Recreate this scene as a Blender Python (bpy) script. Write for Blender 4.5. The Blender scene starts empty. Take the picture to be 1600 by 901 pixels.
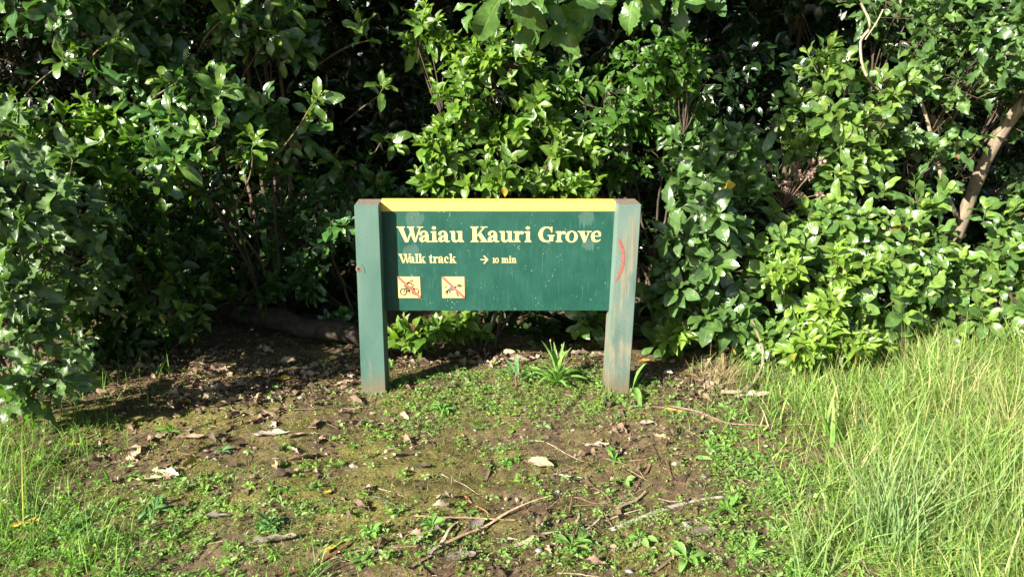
import bpy, math, random
import numpy as np
from mathutils import Vector

R = math.radians
rng = np.random.default_rng(7)
random.seed(7)
scene = bpy.context.scene
COL = scene.collection

# ------------------------------------------------------------------ camera
CAM_H, PITCH, FPX = 1.40, R(16.7), 1244.0
cam_d = bpy.data.cameras.new('camera')
cam_d.sensor_width = 36.0
cam_d.lens = 36.0 * FPX / 1600.0
cam_d.clip_start = 0.05
cam_d.clip_end = 400
cam = bpy.data.objects.new('camera', cam_d)
COL.objects.link(cam)
cam.location = (0, 0, CAM_H)
cam.rotation_euler = (R(90) - PITCH, 0, 0)
scene.camera = cam

# ------------------------------------------------------------------ sky and sun
SUN_AZ, SUN_EL = R(46), R(29)          # azimuth measured to the left of straight-behind-camera
S = Vector((-math.sin(SUN_AZ) * math.cos(SUN_EL), -math.cos(SUN_AZ) * math.cos(SUN_EL), math.sin(SUN_EL)))
SUNV = np.array(S)
world = bpy.data.worlds.new('World')
scene.world = world
world.use_nodes = True
nt = world.node_tree
bg = nt.nodes['Background']
sky = nt.nodes.new('ShaderNodeTexSky')
sky.sky_type = 'NISHITA'
sky.sun_disc = False
sky.sun_elevation = SUN_EL
sky.sun_rotation = math.atan2(S.x, S.y)
nt.links.new(sky.outputs[0], bg.inputs[0])
bg.inputs[1].default_value = 0.05
sun_d = bpy.data.lights.new('sun', 'SUN')
sun_d.energy = 5.0
sun_d.angle = R(0.53)
sun_d.color = (1.0, 0.94, 0.83)
sun = bpy.data.objects.new('sun', sun_d)
COL.objects.link(sun)
sun.rotation_euler = S.to_track_quat('Z', 'Y').to_euler()
sun.location = S * 30
scene.view_settings.view_transform = 'Standard'
scene.view_settings.look = 'None'
scene.view_settings.gamma = 1
scene.view_settings.exposure = 1.75
scene.cycles.max_bounces = 6
scene.cycles.diffuse_bounces = 2
scene.cycles.glossy_bounces = 2
scene.cycles.transmission_bounces = 3
scene.cycles.transparent_max_bounces = 4

# ------------------------------------------------------------------ pixel <-> world design helpers
CP, SP = math.cos(PITCH), math.sin(PITCH)


def ray(px, py):
    a, b = (px - 800) / FPX, (450.5 - py) / FPX
    return a, CP + b * SP, -SP + b * CP


def P(px, py, Y):
    a, f, u = ray(px, py)
    t = Y / f
    return np.array((a * t, Y, CAM_H + u * t))


def G(px, py):
    a, f, u = ray(px, py)
    t = -CAM_H / u
    return np.array((a * t, f * t))


# ------------------------------------------------------------------ ground relief
_w = [(rng.uniform(0, 6.28), rng.uniform(0, 6.28), L, A) for L, A in
      ((1.7, .012), (1.1, .010), (.72, .007), (.45, .005), (.31, .004), (.21, .003), (.15, .0025))]


def gz(x, y):
    x = np.asarray(x, float); y = np.asarray(y, float)
    z = 0 * x
    for th, ph, L, A in _w:
        z = z + A * np.sin((x * math.cos(th) + y * math.sin(th)) * 6.283 / L + ph + .8 * np.sin(x * 3.1 / L + th) )
    s = np.clip((y - 3.5) / 1.2, 0, 1)
    z = z + .07 * s * s * (3 - 2 * s)
    s = np.clip((x - .9) / 1.2, 0, 1)
    return z + .03 * s - GOFF


GOFF = 0.0
GOFF = float(gz(-.58, 3.08) + gz(.45, 3.08)) / 2 + .006


def blobs(lst):
    out = []
    for px, py, rx, ry, w in lst:
        c = G(px, py)
        dep = c[1] * CP + CAM_H * SP
        hy = abs(G(px, max(py - ry, 150))[1] - G(px, py + ry)[1]) / 2
        out.append((c[0], c[1], rx * dep / FPX, hy, w))

    def f(x, y):
        d = 0 * x
        for cx, cy, rx, ry, w in out:
            d = d + w * np.exp(-1.1 * (((x - cx) / rx) ** 2 + ((y - cy) / ry) ** 2))
        return d
    return f


def vnoise(x, y, s, seed=0):
    r = np.random.default_rng(seed).random((64, 64))
    u, v = x / s, y / s
    i, j = np.floor(u).astype(int), np.floor(v).astype(int)
    fu, fv = u - i, v - j
    fu, fv = fu * fu * (3 - 2 * fu), fv * fv * (3 - 2 * fv)
    g = lambda a, b: r[a % 64, b % 64]
    return (g(i, j) * (1 - fu) + g(i + 1, j) * fu) * (1 - fv) + (g(i, j + 1) * (1 - fu) + g(i + 1, j + 1) * fu) * fv


# ------------------------------------------------------------------ mesh collector
class MB:
    def __init__(self):
        self.v, self.f, self.c, self.l, self.n = [], [], [], [], 0

    def add(self, v, f, col=(.5, .5, .5), luv=None):
        v = np.asarray(v, np.float32).reshape(-1, 3)
        f = np.asarray(f, np.int64)
        self.v.append(v)
        self.f.append(f + self.n)
        c = np.asarray(col, np.float32)
        self.c.append(np.broadcast_to(c, (len(v), 3)) if c.ndim == 1 else c)
        self.l.append(np.zeros((len(v), 3), np.float32) if luv is None else luv)
        self.n += len(v)

    def inst(self, T, M, L, cols):
        """template T=(verts, quads, luv) at matrices M (N,3,3), locations L (N,3), colours (N,3)"""
        tv, tf, tl = T
        N = len(M)
        if N == 0:
            return
        v = np.einsum('nij,kj->nki', M, tv) + L[:, None, :]
        f = tf[None] + (np.arange(N) * len(tv))[:, None, None]
        c = np.repeat(cols, len(tv), 0)
        l = np.tile(tl, (N, 1))
        l[:, 2] = np.repeat(rng.random(N), len(tv))
        self.add(v.reshape(-1, 3), f.reshape(-1, tf.shape[1]), c, l)

    def build(self, name, mats, parent=None, smooth=True, loc=None):
        v = np.concatenate(self.v)
        if loc is not None:
            v = v - np.asarray(loc, np.float32)
        me = bpy.data.meshes.new(name)
        me.vertices.add(len(v))
        me.vertices.foreach_set('co', v.astype(np.float32).ravel())
        li = np.concatenate([f.ravel() for f in self.f]).astype(np.int32)
        lt = np.concatenate([np.full(len(f), f.shape[1], np.int32) for f in self.f])
        ls = np.concatenate([[0], np.cumsum(lt)[:-1]]).astype(np.int32)
        me.loops.add(len(li)); me.loops.foreach_set('vertex_index', li)
        me.polygons.add(len(lt)); me.polygons.foreach_set('loop_start', ls); me.polygons.foreach_set('loop_total', lt)
        if smooth:
            me.polygons.foreach_set('use_smooth', np.ones(len(lt), bool))
        a = me.attributes.new('col', 'FLOAT_VECTOR', 'POINT'); a.data.foreach_set('vector', np.concatenate(self.c).astype(np.float32).ravel())
        a = me.attributes.new('luv', 'FLOAT_VECTOR', 'POINT'); a.data.foreach_set('vector', np.concatenate(self.l).astype(np.float32).ravel())
        me.update(calc_edges=True)
        me.materials.append(mats)
        o = bpy.data.objects.new(name, me)
        COL.objects.link(o)
        if parent is not None:
            o.parent = parent
        return o


def tag(o, label, cat=None, group=None, kind=None):
    if label: o['label'] = label
    if cat: o['category'] = cat
    if group: o['group'] = group
    if kind: o['kind'] = kind
    return o


def thing(name, label, cat, loc=(0, 0, 0), group=None):
    o = bpy.data.objects.new(name, None)
    COL.objects.link(o)
    o.location = loc
    o.empty_display_size = .1
    return tag(o, label, cat, group)


def tube(mb, pts, rad, col, k=5, cap=True):
    pts = np.asarray(pts, float); n = len(pts)
    rad = np.broadcast_to(np.asarray(rad, float), (n,))
    d = np.gradient(pts, axis=0)
    d /= np.linalg.norm(d, axis=1)[:, None] + 1e-9
    a = np.array((0.31, 0.17, .93)) if abs(d[0][2]) < .9 else np.array((1., .1, 0))
    s = np.cross(d, a); s /= np.linalg.norm(s, axis=1)[:, None] + 1e-9
    t = np.cross(d, s)
    th = np.arange(k) * 6.28318 / k
    ring = pts[:, None] + rad[:, None, None] * (np.cos(th)[None, :, None] * s[:, None] + np.sin(th)[None, :, None] * t[:, None])
    i = np.arange(n - 1)[:, None] * k
    j = np.arange(k)[None]
    q = np.stack([i + j, i + (j + 1) % k, i + k + (j + 1) % k, i + k + j], -1).reshape(-1, 4)
    l = np.zeros((n * k, 3), np.float32)
    l[:, 1] = np.repeat(np.linspace(0, 1, n), k)
    mb.add(ring.reshape(-1, 3), q, col, l)


def bez(a, b, c, n):
    t = np.linspace(0, 1, n)[:, None]
    return (1 - t) ** 2 * a + 2 * t * (1 - t) * b + t * t * c


def spline(pts, n):
    p = np.asarray(pts, float)
    p = np.vstack([2 * p[0] - p[1], p, 2 * p[-1] - p[-2]])
    out = []
    m = len(p) - 3
    for u in np.linspace(0, m - 1e-6, n):
        i = int(u); t = u - i
        a, b, c, d = p[i:i + 4]
        out.append(.5 * (2 * b + (c - a) * t + (2 * a - 5 * b + 4 * c - d) * t * t + (3 * b - a - 3 * c + d) * t ** 3))
    return np.array(out)


# ------------------------------------------------------------------ materials
def mat(name):
    m = bpy.data.materials.new(name)
    m.use_nodes = True
    n = m.node_tree.nodes; l = m.node_tree.links
    b = n['Principled BSDF']
    return m, n, l, b


def N(n, t, **k):
    x = n.new(t)
    for a, v in k.items():
        if a.startswith('i_'):
            x.inputs[int(a[2:]) if a[2:].isdigit() else a[2:]].default_value = v
        else:
            setattr(x, a, v)
    return x


def leaf_mat(name, rough=.32, trans=.35, spec=.5, vein=.5, tboost=(1.5, 1.9, .5), back=(1.25, 1.2, 1.2), bump=.25):
    m, n, l, b = mat(name)
    at = N(n, 'ShaderNodeAttribute', attribute_name='col')
    uv = N(n, 'ShaderNodeAttribute', attribute_name='luv')
    sep = N(n, 'ShaderNodeSeparateXYZ'); l.new(uv.outputs['Vector'], sep.inputs[0])
    ax = N(n, 'ShaderNodeMath', operation='ABSOLUTE'); l.new(sep.outputs[0], ax.inputs[0])
    rib = N(n, 'ShaderNodeMapRange', interpolation_type='SMOOTHSTEP'); rib.inputs[1].default_value = .13; rib.inputs[2].default_value = .03
    l.new(ax.outputs[0], rib.inputs[0])
    # side veins
    v1 = N(n, 'ShaderNodeMath', operation='MULTIPLY_ADD', i_1=52.0); l.new(sep.outputs[1], v1.inputs[0])
    v2 = N(n, 'ShaderNodeMath', operation='MULTIPLY', i_1=-11.0); l.new(ax.outputs[0], v2.inputs[0]); l.new(v2.outputs[0], v1.inputs[2])
    v3 = N(n, 'ShaderNodeMath', operation='SINE'); l.new(v1.outputs[0], v3.inputs[0])
    v4 = N(n, 'ShaderNodeMapRange', interpolation_type='SMOOTHSTEP'); v4.inputs[1].default_value = .75; v4.inputs[2].default_value = 1.0; v4.inputs[4].default_value = .35
    l.new(v3.outputs[0], v4.inputs[0])
    mx = N(n, 'ShaderNodeMath', operation='MAXIMUM'); l.new(rib.outputs[0], mx.inputs[0]); l.new(v4.outputs[0], mx.inputs[1])
    ge = N(n, 'ShaderNodeNewGeometry')
    no = N(n, 'ShaderNodeTexNoise'); no.inputs['Scale'].default_value = 38; no.inputs['Detail'].default_value = 3
    l.new(ge.outputs['Position'], no.inputs['Vector'])
    nr = N(n, 'ShaderNodeMapRange'); nr.inputs[1].default_value = .3; nr.inputs[2].default_value = .7; nr.inputs[3].default_value = .72; nr.inputs[4].default_value = 1.25
    l.new(no.outputs[0], nr.inputs[0])
    c1 = N(n, 'ShaderNodeVectorMath', operation='SCALE'); l.new(at.outputs['Vector'], c1.inputs[0]); l.new(nr.outputs[0], c1.inputs['Scale'])
    lig = N(n, 'ShaderNodeVectorMath', operation='MULTIPLY_ADD'); l.new(c1.outputs[0], lig.inputs[0]); lig.inputs[1].default_value = (1.5, 1.35, 1.3); lig.inputs[2].default_value = (.025, .03, .008)
    mi = N(n, 'ShaderNodeMix', data_type='RGBA'); l.new(c1.outputs[0], mi.inputs[6]); l.new(lig.outputs[0], mi.inputs[7])
    ms = N(n, 'ShaderNodeMath', operation='MULTIPLY', i_1=vein); l.new(mx.outputs[0], ms.inputs[0]); l.new(ms.outputs[0], mi.inputs[0])
    bk = N(n, 'ShaderNodeVectorMath', operation='MULTIPLY'); l.new(mi.outputs[2], bk.inputs[0]); bk.inputs[1].default_value = back
    mb_ = N(n, 'ShaderNodeMix', data_type='RGBA'); l.new(ge.outputs['Backfacing'], mb_.inputs[0]); l.new(mi.outputs[2], mb_.inputs[6]); l.new(bk.outputs[0], mb_.inputs[7])
    l.new(mb_.outputs[2], b.inputs['Base Color'])
    rr = N(n, 'ShaderNodeMapRange'); rr.inputs[3].default_value = rough; rr.inputs[4].default_value = rough + .25
    l.new(ge.outputs['Backfacing'], rr.inputs[0])
    r2 = N(n, 'ShaderNodeMath', operation='MULTIPLY_ADD', i_1=.22); l.new(no.outputs[0], r2.inputs[0]); l.new(rr.outputs[0], r2.inputs[2])
    r3 = N(n, 'ShaderNodeMath', operation='SUBTRACT', i_1=.1); l.new(r2.outputs[0], r3.inputs[0])
    l.new(r3.outputs[0], b.inputs['Roughness'])
    b.inputs['Specular IOR Level'].default_value = spec
    bu = N(n, 'ShaderNodeBump'); bu.inputs['Strength'].default_value = bump; bu.inputs['Distance'].default_value = .004
    hh = N(n, 'ShaderNodeMath', operation='SUBTRACT'); l.new(no.outputs[0], hh.inputs[0]); l.new(mx.outputs[0], hh.inputs[1])
    l.new(hh.outputs[0], bu.inputs['Height']); l.new(bu.outputs[0], b.inputs['Normal'])
    tr = N(n, 'ShaderNodeBsdfTranslucent')
    tc = N(n, 'ShaderNodeVectorMath', operation='MULTIPLY'); l.new(c1.outputs[0], tc.inputs[0]); tc.inputs[1].default_value = tboost
    l.new(tc.outputs[0], tr.inputs[0])
    sh = N(n, 'ShaderNodeMixShader'); sh.inputs[0].default_value = trans
    l.new(b.outputs[0], sh.inputs[1]); l.new(tr.outputs[0], sh.inputs[2])
    l.new(sh.outputs[0], n['Material Output'].inputs[0])
    return m


def attr_mat(name, rough=.8, spec=.3, scale=60, lo=.7, hi=1.3, bump=.3, dist=.003, stretch=(1, 1, 1)):
    m, n, l, b = mat(name)
    at = N(n, 'ShaderNodeAttribute', attribute_name='col')
    ge = N(n, 'ShaderNodeNewGeometry')
    mp = N(n, 'ShaderNodeMapping'); mp.inputs['Scale'].default_value = stretch
    l.new(ge.outputs['Position'], mp.inputs[0])
    no = N(n, 'ShaderNodeTexNoise'); no.inputs['Scale'].default_value = scale; no.inputs['Detail'].default_value = 5
    l.new(mp.outputs[0], no.inputs['Vector'])
    nr = N(n, 'ShaderNodeMapRange'); nr.inputs[1].default_value = .3; nr.inputs[2].default_value = .7; nr.inputs[3].default_value = lo; nr.inputs[4].default_value = hi
    l.new(no.outputs[0], nr.inputs[0])
    c1 = N(n, 'ShaderNodeVectorMath', operation='SCALE'); l.new(at.outputs['Vector'], c1.inputs[0]); l.new(nr.outputs[0], c1.inputs['Scale'])
    l.new(c1.outputs[0], b.inputs['Base Color'])
    b.inputs['Roughness'].default_value = rough; b.inputs['Specular IOR Level'].default_value = spec
    bu = N(n, 'ShaderNodeBump'); bu.inputs['Strength'].default_value = bump; bu.inputs['Distance'].default_value = dist
    l.new(no.outputs[0], bu.inputs['Height']); l.new(bu.outputs[0], b.inputs['Normal'])
    return m


M_GLOSS = leaf_mat('glossy leaf', rough=.23, trans=.28, spec=.85)
M_SOFT = leaf_mat('soft leaf', rough=.32, trans=.38, spec=.6, vein=.35)
M_TOOTH = leaf_mat('toothed leaf', rough=.33, trans=.28, spec=.55, vein=.7)
M_WEED = leaf_mat('weed leaf', rough=.5, trans=.4, spec=.3, vein=.25, bump=.1)
M_GRASS = leaf_mat('grass blade', rough=.5, trans=.4, spec=.3, vein=.0, bump=.05, tboost=(1.3, 1.5, .5), back=(1, 1, 1))
M_DRY = leaf_mat('dry leaf', rough=.65, trans=.15, spec=.25, vein=.4, tboost=(1.3, 1.0, .6), back=(.9, .9, .9), bump=.5)
M_BARK = attr_mat('bark', rough=.85, scale=45, lo=.55, hi=1.5, bump=.7, dist=.006, stretch=(1, 1, .35))
M_LITTER = attr_mat('dry litter', rough=.8, scale=90, lo=.6, hi=1.4)
M_STONE = attr_mat('stone', rough=.7, scale=120, lo=.7, hi=1.25, bump=.4, dist=.002)

# ------------------------------------------------------------------ leaf templates


def leaf_T(n=7, base=.32, tip=.9, fold=.25, droop=.35, teeth=0, amp=.0, wave=0., widest=.5, bites=0, seed=0, rows=3):
    """unit-length leaf along +Y, normal +Z; x spans -.5...5 (scaled by width)"""
    r = np.random.default_rng(seed)
    t = np.linspace(0, 1, n + 1)
    k = math.log(.5) / math.log(widest)
    u = t ** k
    w = .5 * np.sin(np.pi * np.clip(u, 0, 1)) ** tip
    w = np.maximum(w, .012)
    w[0] = .02
    ang = droop * (t - .15) * 1.5
    dy = np.cos(ang); dz = -np.sin(ang)
    y = np.concatenate([[0], np.cumsum((dy[1:] + dy[:-1]) / 2)]) / n
    z = np.concatenate([[0], np.cumsum((dz[1:] + dz[:-1]) / 2)]) / n
    cs = np.linspace(-1, 1, rows)
    vs, lu = [], []
    ph = r.uniform(0, 6.28)
    wl, wr = w.copy(), w.copy()
    for ww in (wl, wr):
        if teeth:
            s = np.where(np.arange(n + 1) % 2 == 0, 1, 1 - amp); s[0] = s[-1] = 1; ww *= s
        ww *= 1 + r.uniform(-.07, .07, n + 1)
        for _ in range(bites):
            i = r.integers(2, n - 1); ww[i] *= r.uniform(.35, .7)
    for i in range(n + 1):
        for c in cs:
            ww = wl[i] if c < 0 else wr[i]
            x = c * ww
            zz = z[i] + fold * abs(c) ** 1.3 * ww * .9 + wave * ww * math.sin(t[i] * 9 + ph + (2 if c > 0 else 0)) * abs(c)
            vs.append((x, y[i], zz)); lu.append((c, t[i], 0))
    q = []
    for i in range(n):
        for j in range(rows - 1):
            a = i * rows + j
            q.append((a, a + 1, a + rows + 1, a + rows))
    return np.array(vs, np.float32), np.array(q), np.array(lu, np.float32)


def variants(k, **kw):
    out = []
    for i in range(k):
        d = dict(kw)
        d['droop'] = kw.get('droop', .35) * random.uniform(.3, 1.8)
        d['fold'] = kw.get('fold', .25) * random.uniform(.4, 1.7)
        if 'bp' in d:
            bp = d.pop('bp'); d['bites'] = random.choice([0, 0, 1, 2]) if random.random() < bp else 0
        out.append(leaf_T(seed=100 + i, **d))
    return out


T_BROAD = variants(9, n=9, widest=.58, tip=.58, fold=.2, droop=.55, wave=.14, bp=.7)
T_SMALL = variants(6, n=6, widest=.45, tip=.95, fold=.35, droop=.4, wave=.1, bp=.2)
T_TOOTH = variants(7, n=14, widest=.55, tip=.72, fold=.3, droop=.45, teeth=1, amp=.2, wave=.28, bp=.6)
T_HANG = variants(5, n=22, widest=.55, tip=.7, fold=.22, droop=.5, teeth=1, amp=.14, wave=.18, bp=.8)
T_BACK = variants(4, n=5, widest=.5, tip=.8, fold=.3, droop=.5, wave=.1)
T_LANCE = variants(5, n=8, widest=.55, tip=.85, fold=.10, droop=.8, wave=.02)
T_SPOON = variants(4, n=6, widest=.68, tip=.8, fold=.3, droop=.6)
T_TINY = variants(3, n=2, widest=.55, tip=.7, fold=.2, droop=.3)


def norm(v):
    return v / (np.linalg.norm(v, axis=-1, keepdims=True) + 1e-9)


def frames(d, nrm, length, width):
    """columns: side*width, dir*length, normal*length"""
    d = norm(d)
    s = norm(np.cross(d, nrm)); nn = np.cross(s, d)
    return np.stack([s * width[:, None], d * length[:, None], nn * length[:, None]], -1)


class Foliage:
    def __init__(self):
        self.items = {}

    def put(self, T, M, L, c):
        self.items.setdefault(id(T), (T, [], [], []))
        _, a, b, d = self.items[id(T)]
        a.append(M); b.append(L); d.append(c)

    def flush(self, mb):
        for T, a, b, c in self.items.values():
            M, L, C = np.concatenate(a), np.concatenate(b), np.concatenate(c)
            k = rng.integers(0, len(T), len(M))
            for i, t in enumerate(T):
                s = k == i
                mb.inst(t, M[s], L[s], C[s])


def shoot(fo, T, tip, ax, ln, nl, size, wr, cola, colb, light=.5, young=.35, spread=(80, 30)):
    """leafy shoot ending at TIP along AX; returns its base point"""
    ax = ax / np.linalg.norm(ax)
    a = np.cross(ax, (.2, .3, .9)); a /= np.linalg.norm(a); b = np.cross(ax, a)
    t = np.linspace(0, 1, nl) ** .8
    ph = np.arange(nl) * 2.39996 + random.uniform(0, 6.28) + rng.normal(0, .2, nl)
    rad = np.cos(ph)[:, None] * a + np.sin(ph)[:, None] * b
    el = np.radians(spread[0] + (spread[1] - spread[0]) * t + rng.normal(0, 9, nl))
    d = np.cos(el)[:, None] * ax + np.sin(el)[:, None] * rad
    d[:, 2] += .1
    L = tip + ax * ((t - 1) * ln)[:, None] + rad * .003
    nr = ax * .8 - rad * .0 + np.array((0, 0, .55)) + SUNV * light + rng.normal(0, .28, (nl, 3))
    sz = size * rng.uniform(.75, 1.12, nl) * (1 - (.55 * np.clip((t - .7) / .3, 0, 1)))
    sz[: max(1, nl // 6)] *= .8
    M = frames(d, nr, sz, sz * wr * rng.uniform(.85, 1.15, nl))
    mixv = np.clip(young * (t ** 3) * 1.6 + rng.normal(0, .12, nl) + (.12 if random.random() < .2 else 0), 0, 1)[:, None]
    c = np.array(cola) * (1 - mixv) + np.array(colb) * mixv
    c = c * rng.uniform(.75, 1.25, (nl, 1))
    if random.random() < .045:
        c[random.randrange(nl)] = random.choice([(.42, .30, .04), (.20, .12, .05), (.13, .08, .045), (.30, .26, .05)])
    fo.put(T, M, L, c)
    return tip - ax * ln


BARKC = (.075, .055, .038)


def gap(p, k=0.0):
    x, y, z = p * 6.283
    return (math.sin(x / .41 + 2.1 * math.sin(z / .9)) + math.sin(z / .37 + 1.3 + 1.7 * math.sin(x / .8)) + math.sin((x + z + y) / .23 + .7)) / 3 > .22 + k


def shrub(name, label, base, lobes, T, size, wr, cola, colb, nsh, nl=10, ln=.12, front=.8, group='shrubs of the thicket behind the sign',
          cat='shrub', material=None, spread=(80, 30), bark=BARKC, trunk=.009, extra=None, young=.35, light=.5, up=.35, fol='foliage', stm='stem', mono=None):
    """lobes: list of (centre xyz, (rx,ry,rz), weight)"""
    base = np.array((base[0], base[1], float(gz(base[0], base[1])) - .03))
    root = thing(name, label, cat, tuple(base), group)
    fo, st, lf = Foliage(), MB(), MB()
    wsum = sum(w for _, _, w in lobes)
    if mono is not None:
        mono = np.array(mono, float)
        tube(st, spline([base, base * .45 + mono * .55 + rng.normal(0, .05, 3), mono], 14), np.linspace(trunk * 1.3, trunk * .8, 14), bark, 12)
    for c, r, w in lobes:
        c = np.array(c); r = np.array(r)
        off = base + np.array((random.uniform(-.08, .08), random.uniform(-.08, .08), 0))
        mid = (off + c) / 2 + np.array((random.uniform(-.12, .12), random.uniform(-.05, .12), -.05 + .1 * random.random()))
        if mono is not None:
            off, mid = mono, (mono + c) / 2 + np.array((0, 0, .15))
        tr_ = trunk if mono is None else .016
        stem = bez(off, mid, c, 9) + rng.normal(0, .006, (9, 3))
        tube(st, stem, np.linspace(tr_, tr_ * .45, 9), np.array(bark) * random.uniform(.8, 1.2), 7)
        k = max(3, int(nsh * w / wsum))
        hubs = [c + r * rng.normal(0, .3, 3) for _ in range(5)]
        for h in hubs:
            tube(st, bez(stem[6], (stem[6] + h) / 2 + rng.normal(0, .03, 3), h, 5), np.linspace(tr_ * .4, tr_ * .25, 5), np.array(bark) * 1.0, 5)
        for _ in range(k):
            v = rng.normal(0, 1, 3)
            v[1] -= front * abs(rng.normal(0, 1))
            v /= np.linalg.norm(v)
            rr = 1.22 - .8 * random.random() ** 1.15
            tip = c + r * v * rr
            if tip[2] < gz(tip[0], tip[1]) + .03:
                tip[2] = gz(tip[0], tip[1]) + .03 + .06 * random.random()
            if mono is None and name != 'forest_shrub' and gap(tip) and random.random() < .85:
                continue
            ax = v * 1.0 + np.array((0, -.15, up)) + rng.normal(0, .35, 3)
            n_ = max(4, int(nl * random.uniform(.7, 1.25)))
            b0 = shoot(fo, T, tip, ax, ln * random.uniform(.7, 1.3), n_, size * random.uniform(.62, 1.2), wr, cola, colb, light, young, spread)
            tube(st, [b0, (b0 + tip) / 2, tip], (.0022, .0018, .001), (.13, .16, .05), 3)
            h = hubs[random.randrange(5)]
            tube(st, bez(h, (h + b0) / 2 + rng.normal(0, .025, 3), b0, 5), np.linspace(tr_ * .2, .002, 5), np.array(bark) * random.uniform(.8, 1.3), 4)
    if extra:
        extra(st, fo)
    fo.flush(lf)
    lf.build(fol, material or M_GLOSS, root, loc=base)
    st.build(stm, M_BARK, root, loc=base)
    return root


def LB(px, py, Y, rpx, rpy=None, ry=None, w=1.):
    """a lobe designed from the photo: centre at pixel, distance Y, radii in pixels at that depth"""
    c = P(px, py, Y)
    dep = c[1] * CP + (CAM_H - c[2]) * SP
    rx = rpx * dep / FPX
    rz = (rpy or rpx) * dep / FPX
    return (c, (rx, ry or min(rx, rz) * .9, rz), w * (rpx * (rpy or rpx)) / 10000)


# ================================================================== SETTING: ground
f_moss = blobs([(420, 700, 170, 60, .65), (520, 820, 170, 60, .6), (330, 780, 150, 60, .7), (640, 740, 120, 50, .8), (760, 700, 90, 30, .3),
                (330, 660, 90, 25, .7), (560, 690, 90, 40, .8), (200, 660, 120, 40, .5), (740, 610, 140, 30, .5), (1000, 850, 140, 40, .3), (480, 640, 60, 20, .5), (700, 800, 100, 50, .5)])
f_weed = blobs([(800, 615, 160, 28, 2.4), (920, 605, 70, 22, 2.0), (700, 630, 80, 30, .8), (90, 830, 190, 80, 1.3), (280, 870, 160, 50, .75), (40, 700, 100, 40, .6), (1180, 760, 80, 90, .9),
                (1080, 650, 80, 18, .8), (1080, 850, 150, 50, .7), (1230, 880, 130, 50, 1.0), (560, 830, 120, 50, .3), (680, 860, 140, 40, .35), (890, 860, 140, 40, .45),
                (620, 660, 90, 30, .5), (780, 700, 60, 25, .45), (930, 770, 120, 50, .35), (400, 780, 200, 60, .25), (1150, 700, 60, 30, .6)])
f_soil = blobs([(930, 700, 150, 40, 1), (1000, 740, 130, 50, 1), (880, 830, 160, 50, .7), (1080, 660, 90, 20, .6), (700, 860, 120, 40, .6), (580, 640, 60, 15, .5), (400, 600, 200, 30, .8), (1080, 600, 80, 30, .8), (780, 555, 200, 15, .9)])
f_litter = blobs([(380, 585, 190, 28, 1.3), (460, 620, 120, 30, 1.2), (300, 620, 120, 30, 1.0), (250, 700, 130, 50, .7), (720, 555, 170, 14, 1.2), (1060, 600, 80, 22, 1.2), (850, 560, 120, 10, .8),
                  (520, 700, 150, 50, .35), (700, 850, 150, 60, .45), (900, 820, 150, 60, .4), (1020, 690, 120, 40, .35), (1110, 610, 60, 20, .9), (200, 560, 200, 30, .8), (600, 560, 60, 25, .9)])


def axis(a, b, step, lo, hi):
    fine = np.arange(a, b, step)
    out = [fine]
    x, s = b, step
    up = []
    while x < hi:
        up.append(x); s *= 1.35; x += s
    up.append(hi)
    x, s = a, step
    dn = []
    while x > lo:
        s *= 1.35; x -= s; dn.append(max(x, lo))
    return np.concatenate([np.array(dn[::-1]), fine, np.array(up)])


xs = axis(-2.6, 2.6, .011, -80, 80)
ys = axis(1.5, 4.4, .011, -40, 120)
X, Y = np.meshgrid(xs, ys)
Z = gz(X, Y)
near = (np.abs(X) < 3) & (Y > 1.2) & (Y < 5)
fine = (vnoise(X, Y, .03, 3) - .5) * .008 + (vnoise(X, Y, .014, 4) - .5) * .005
ms = np.clip((.34 + .42 * f_moss(X, Y)) * (1.5 * vnoise(X, Y, .12, 5) + 1.0 * vnoise(X, Y, .035, 6)) - .34, 0, 1)
Z = Z + np.where(near, fine + ms * .006, 0)
so = np.clip(f_soil(X, Y), 0, 1)
gmb = MB()
ny, nx = X.shape
i = np.arange(ny - 1)[:, None] * nx + np.arange(nx - 1)[None]
q = np.stack([i, i + 1, i + nx + 1, i + nx], -1).reshape(-1, 4)
cc = np.stack([ms, so, np.clip(f_weed(X, Y), 0, 1)], -1).reshape(-1, 3)
gmb.add(np.stack([X, Y, Z], -1).reshape(-1, 3), q, cc)
m, n, l, b = mat('forest soil')
at = N(n, 'ShaderNodeAttribute', attribute_name='col'); sp = N(n, 'ShaderNodeSeparateXYZ'); l.new(at.outputs['Vector'], sp.inputs[0])
ge = N(n, 'ShaderNodeNewGeometry')
n1 = N(n, 'ShaderNodeTexNoise'); n1.inputs['Scale'].default_value = 34; n1.inputs['Detail'].default_value = 8; n1.inputs['Roughness'].default_value = .7
n2 = N(n, 'ShaderNodeTexNoise'); n2.inputs['Scale'].default_value = 140; n2.inputs['Detail'].default_value = 5; n2.inputs['Roughness'].default_value = .75
l.new(ge.outputs['Position'], n1.inputs['Vector']); l.new(ge.outputs['Position'], n2.inputs['Vector'])
r1 = N(n, 'ShaderNodeValToRGB'); e = r1.color_ramp.elements
e[0].position = .28; e[0].color = (.045, .03, .018, 1); e[1].position = .75; e[1].color = (.22, .155, .10, 1)
k = r1.color_ramp.elements.new(.5); k.color = (.10, .066, .040, 1)
l.new(n1.outputs[0], r1.inputs[0])
r2 = N(n, 'ShaderNodeValToRGB'); e = r2.color_ramp.elements
e[0].position = .3; e[0].color = (.05, .045, .014, 1); e[1].position = .7; e[1].color = (.25, .22, .065, 1)
l.new(n2.outputs[0], r2.inputs[0])
mm = N(n, 'ShaderNodeMath', operation='MULTIPLY_ADD', i_1=1.3); l.new(sp.outputs[0], mm.inputs[0])
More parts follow.
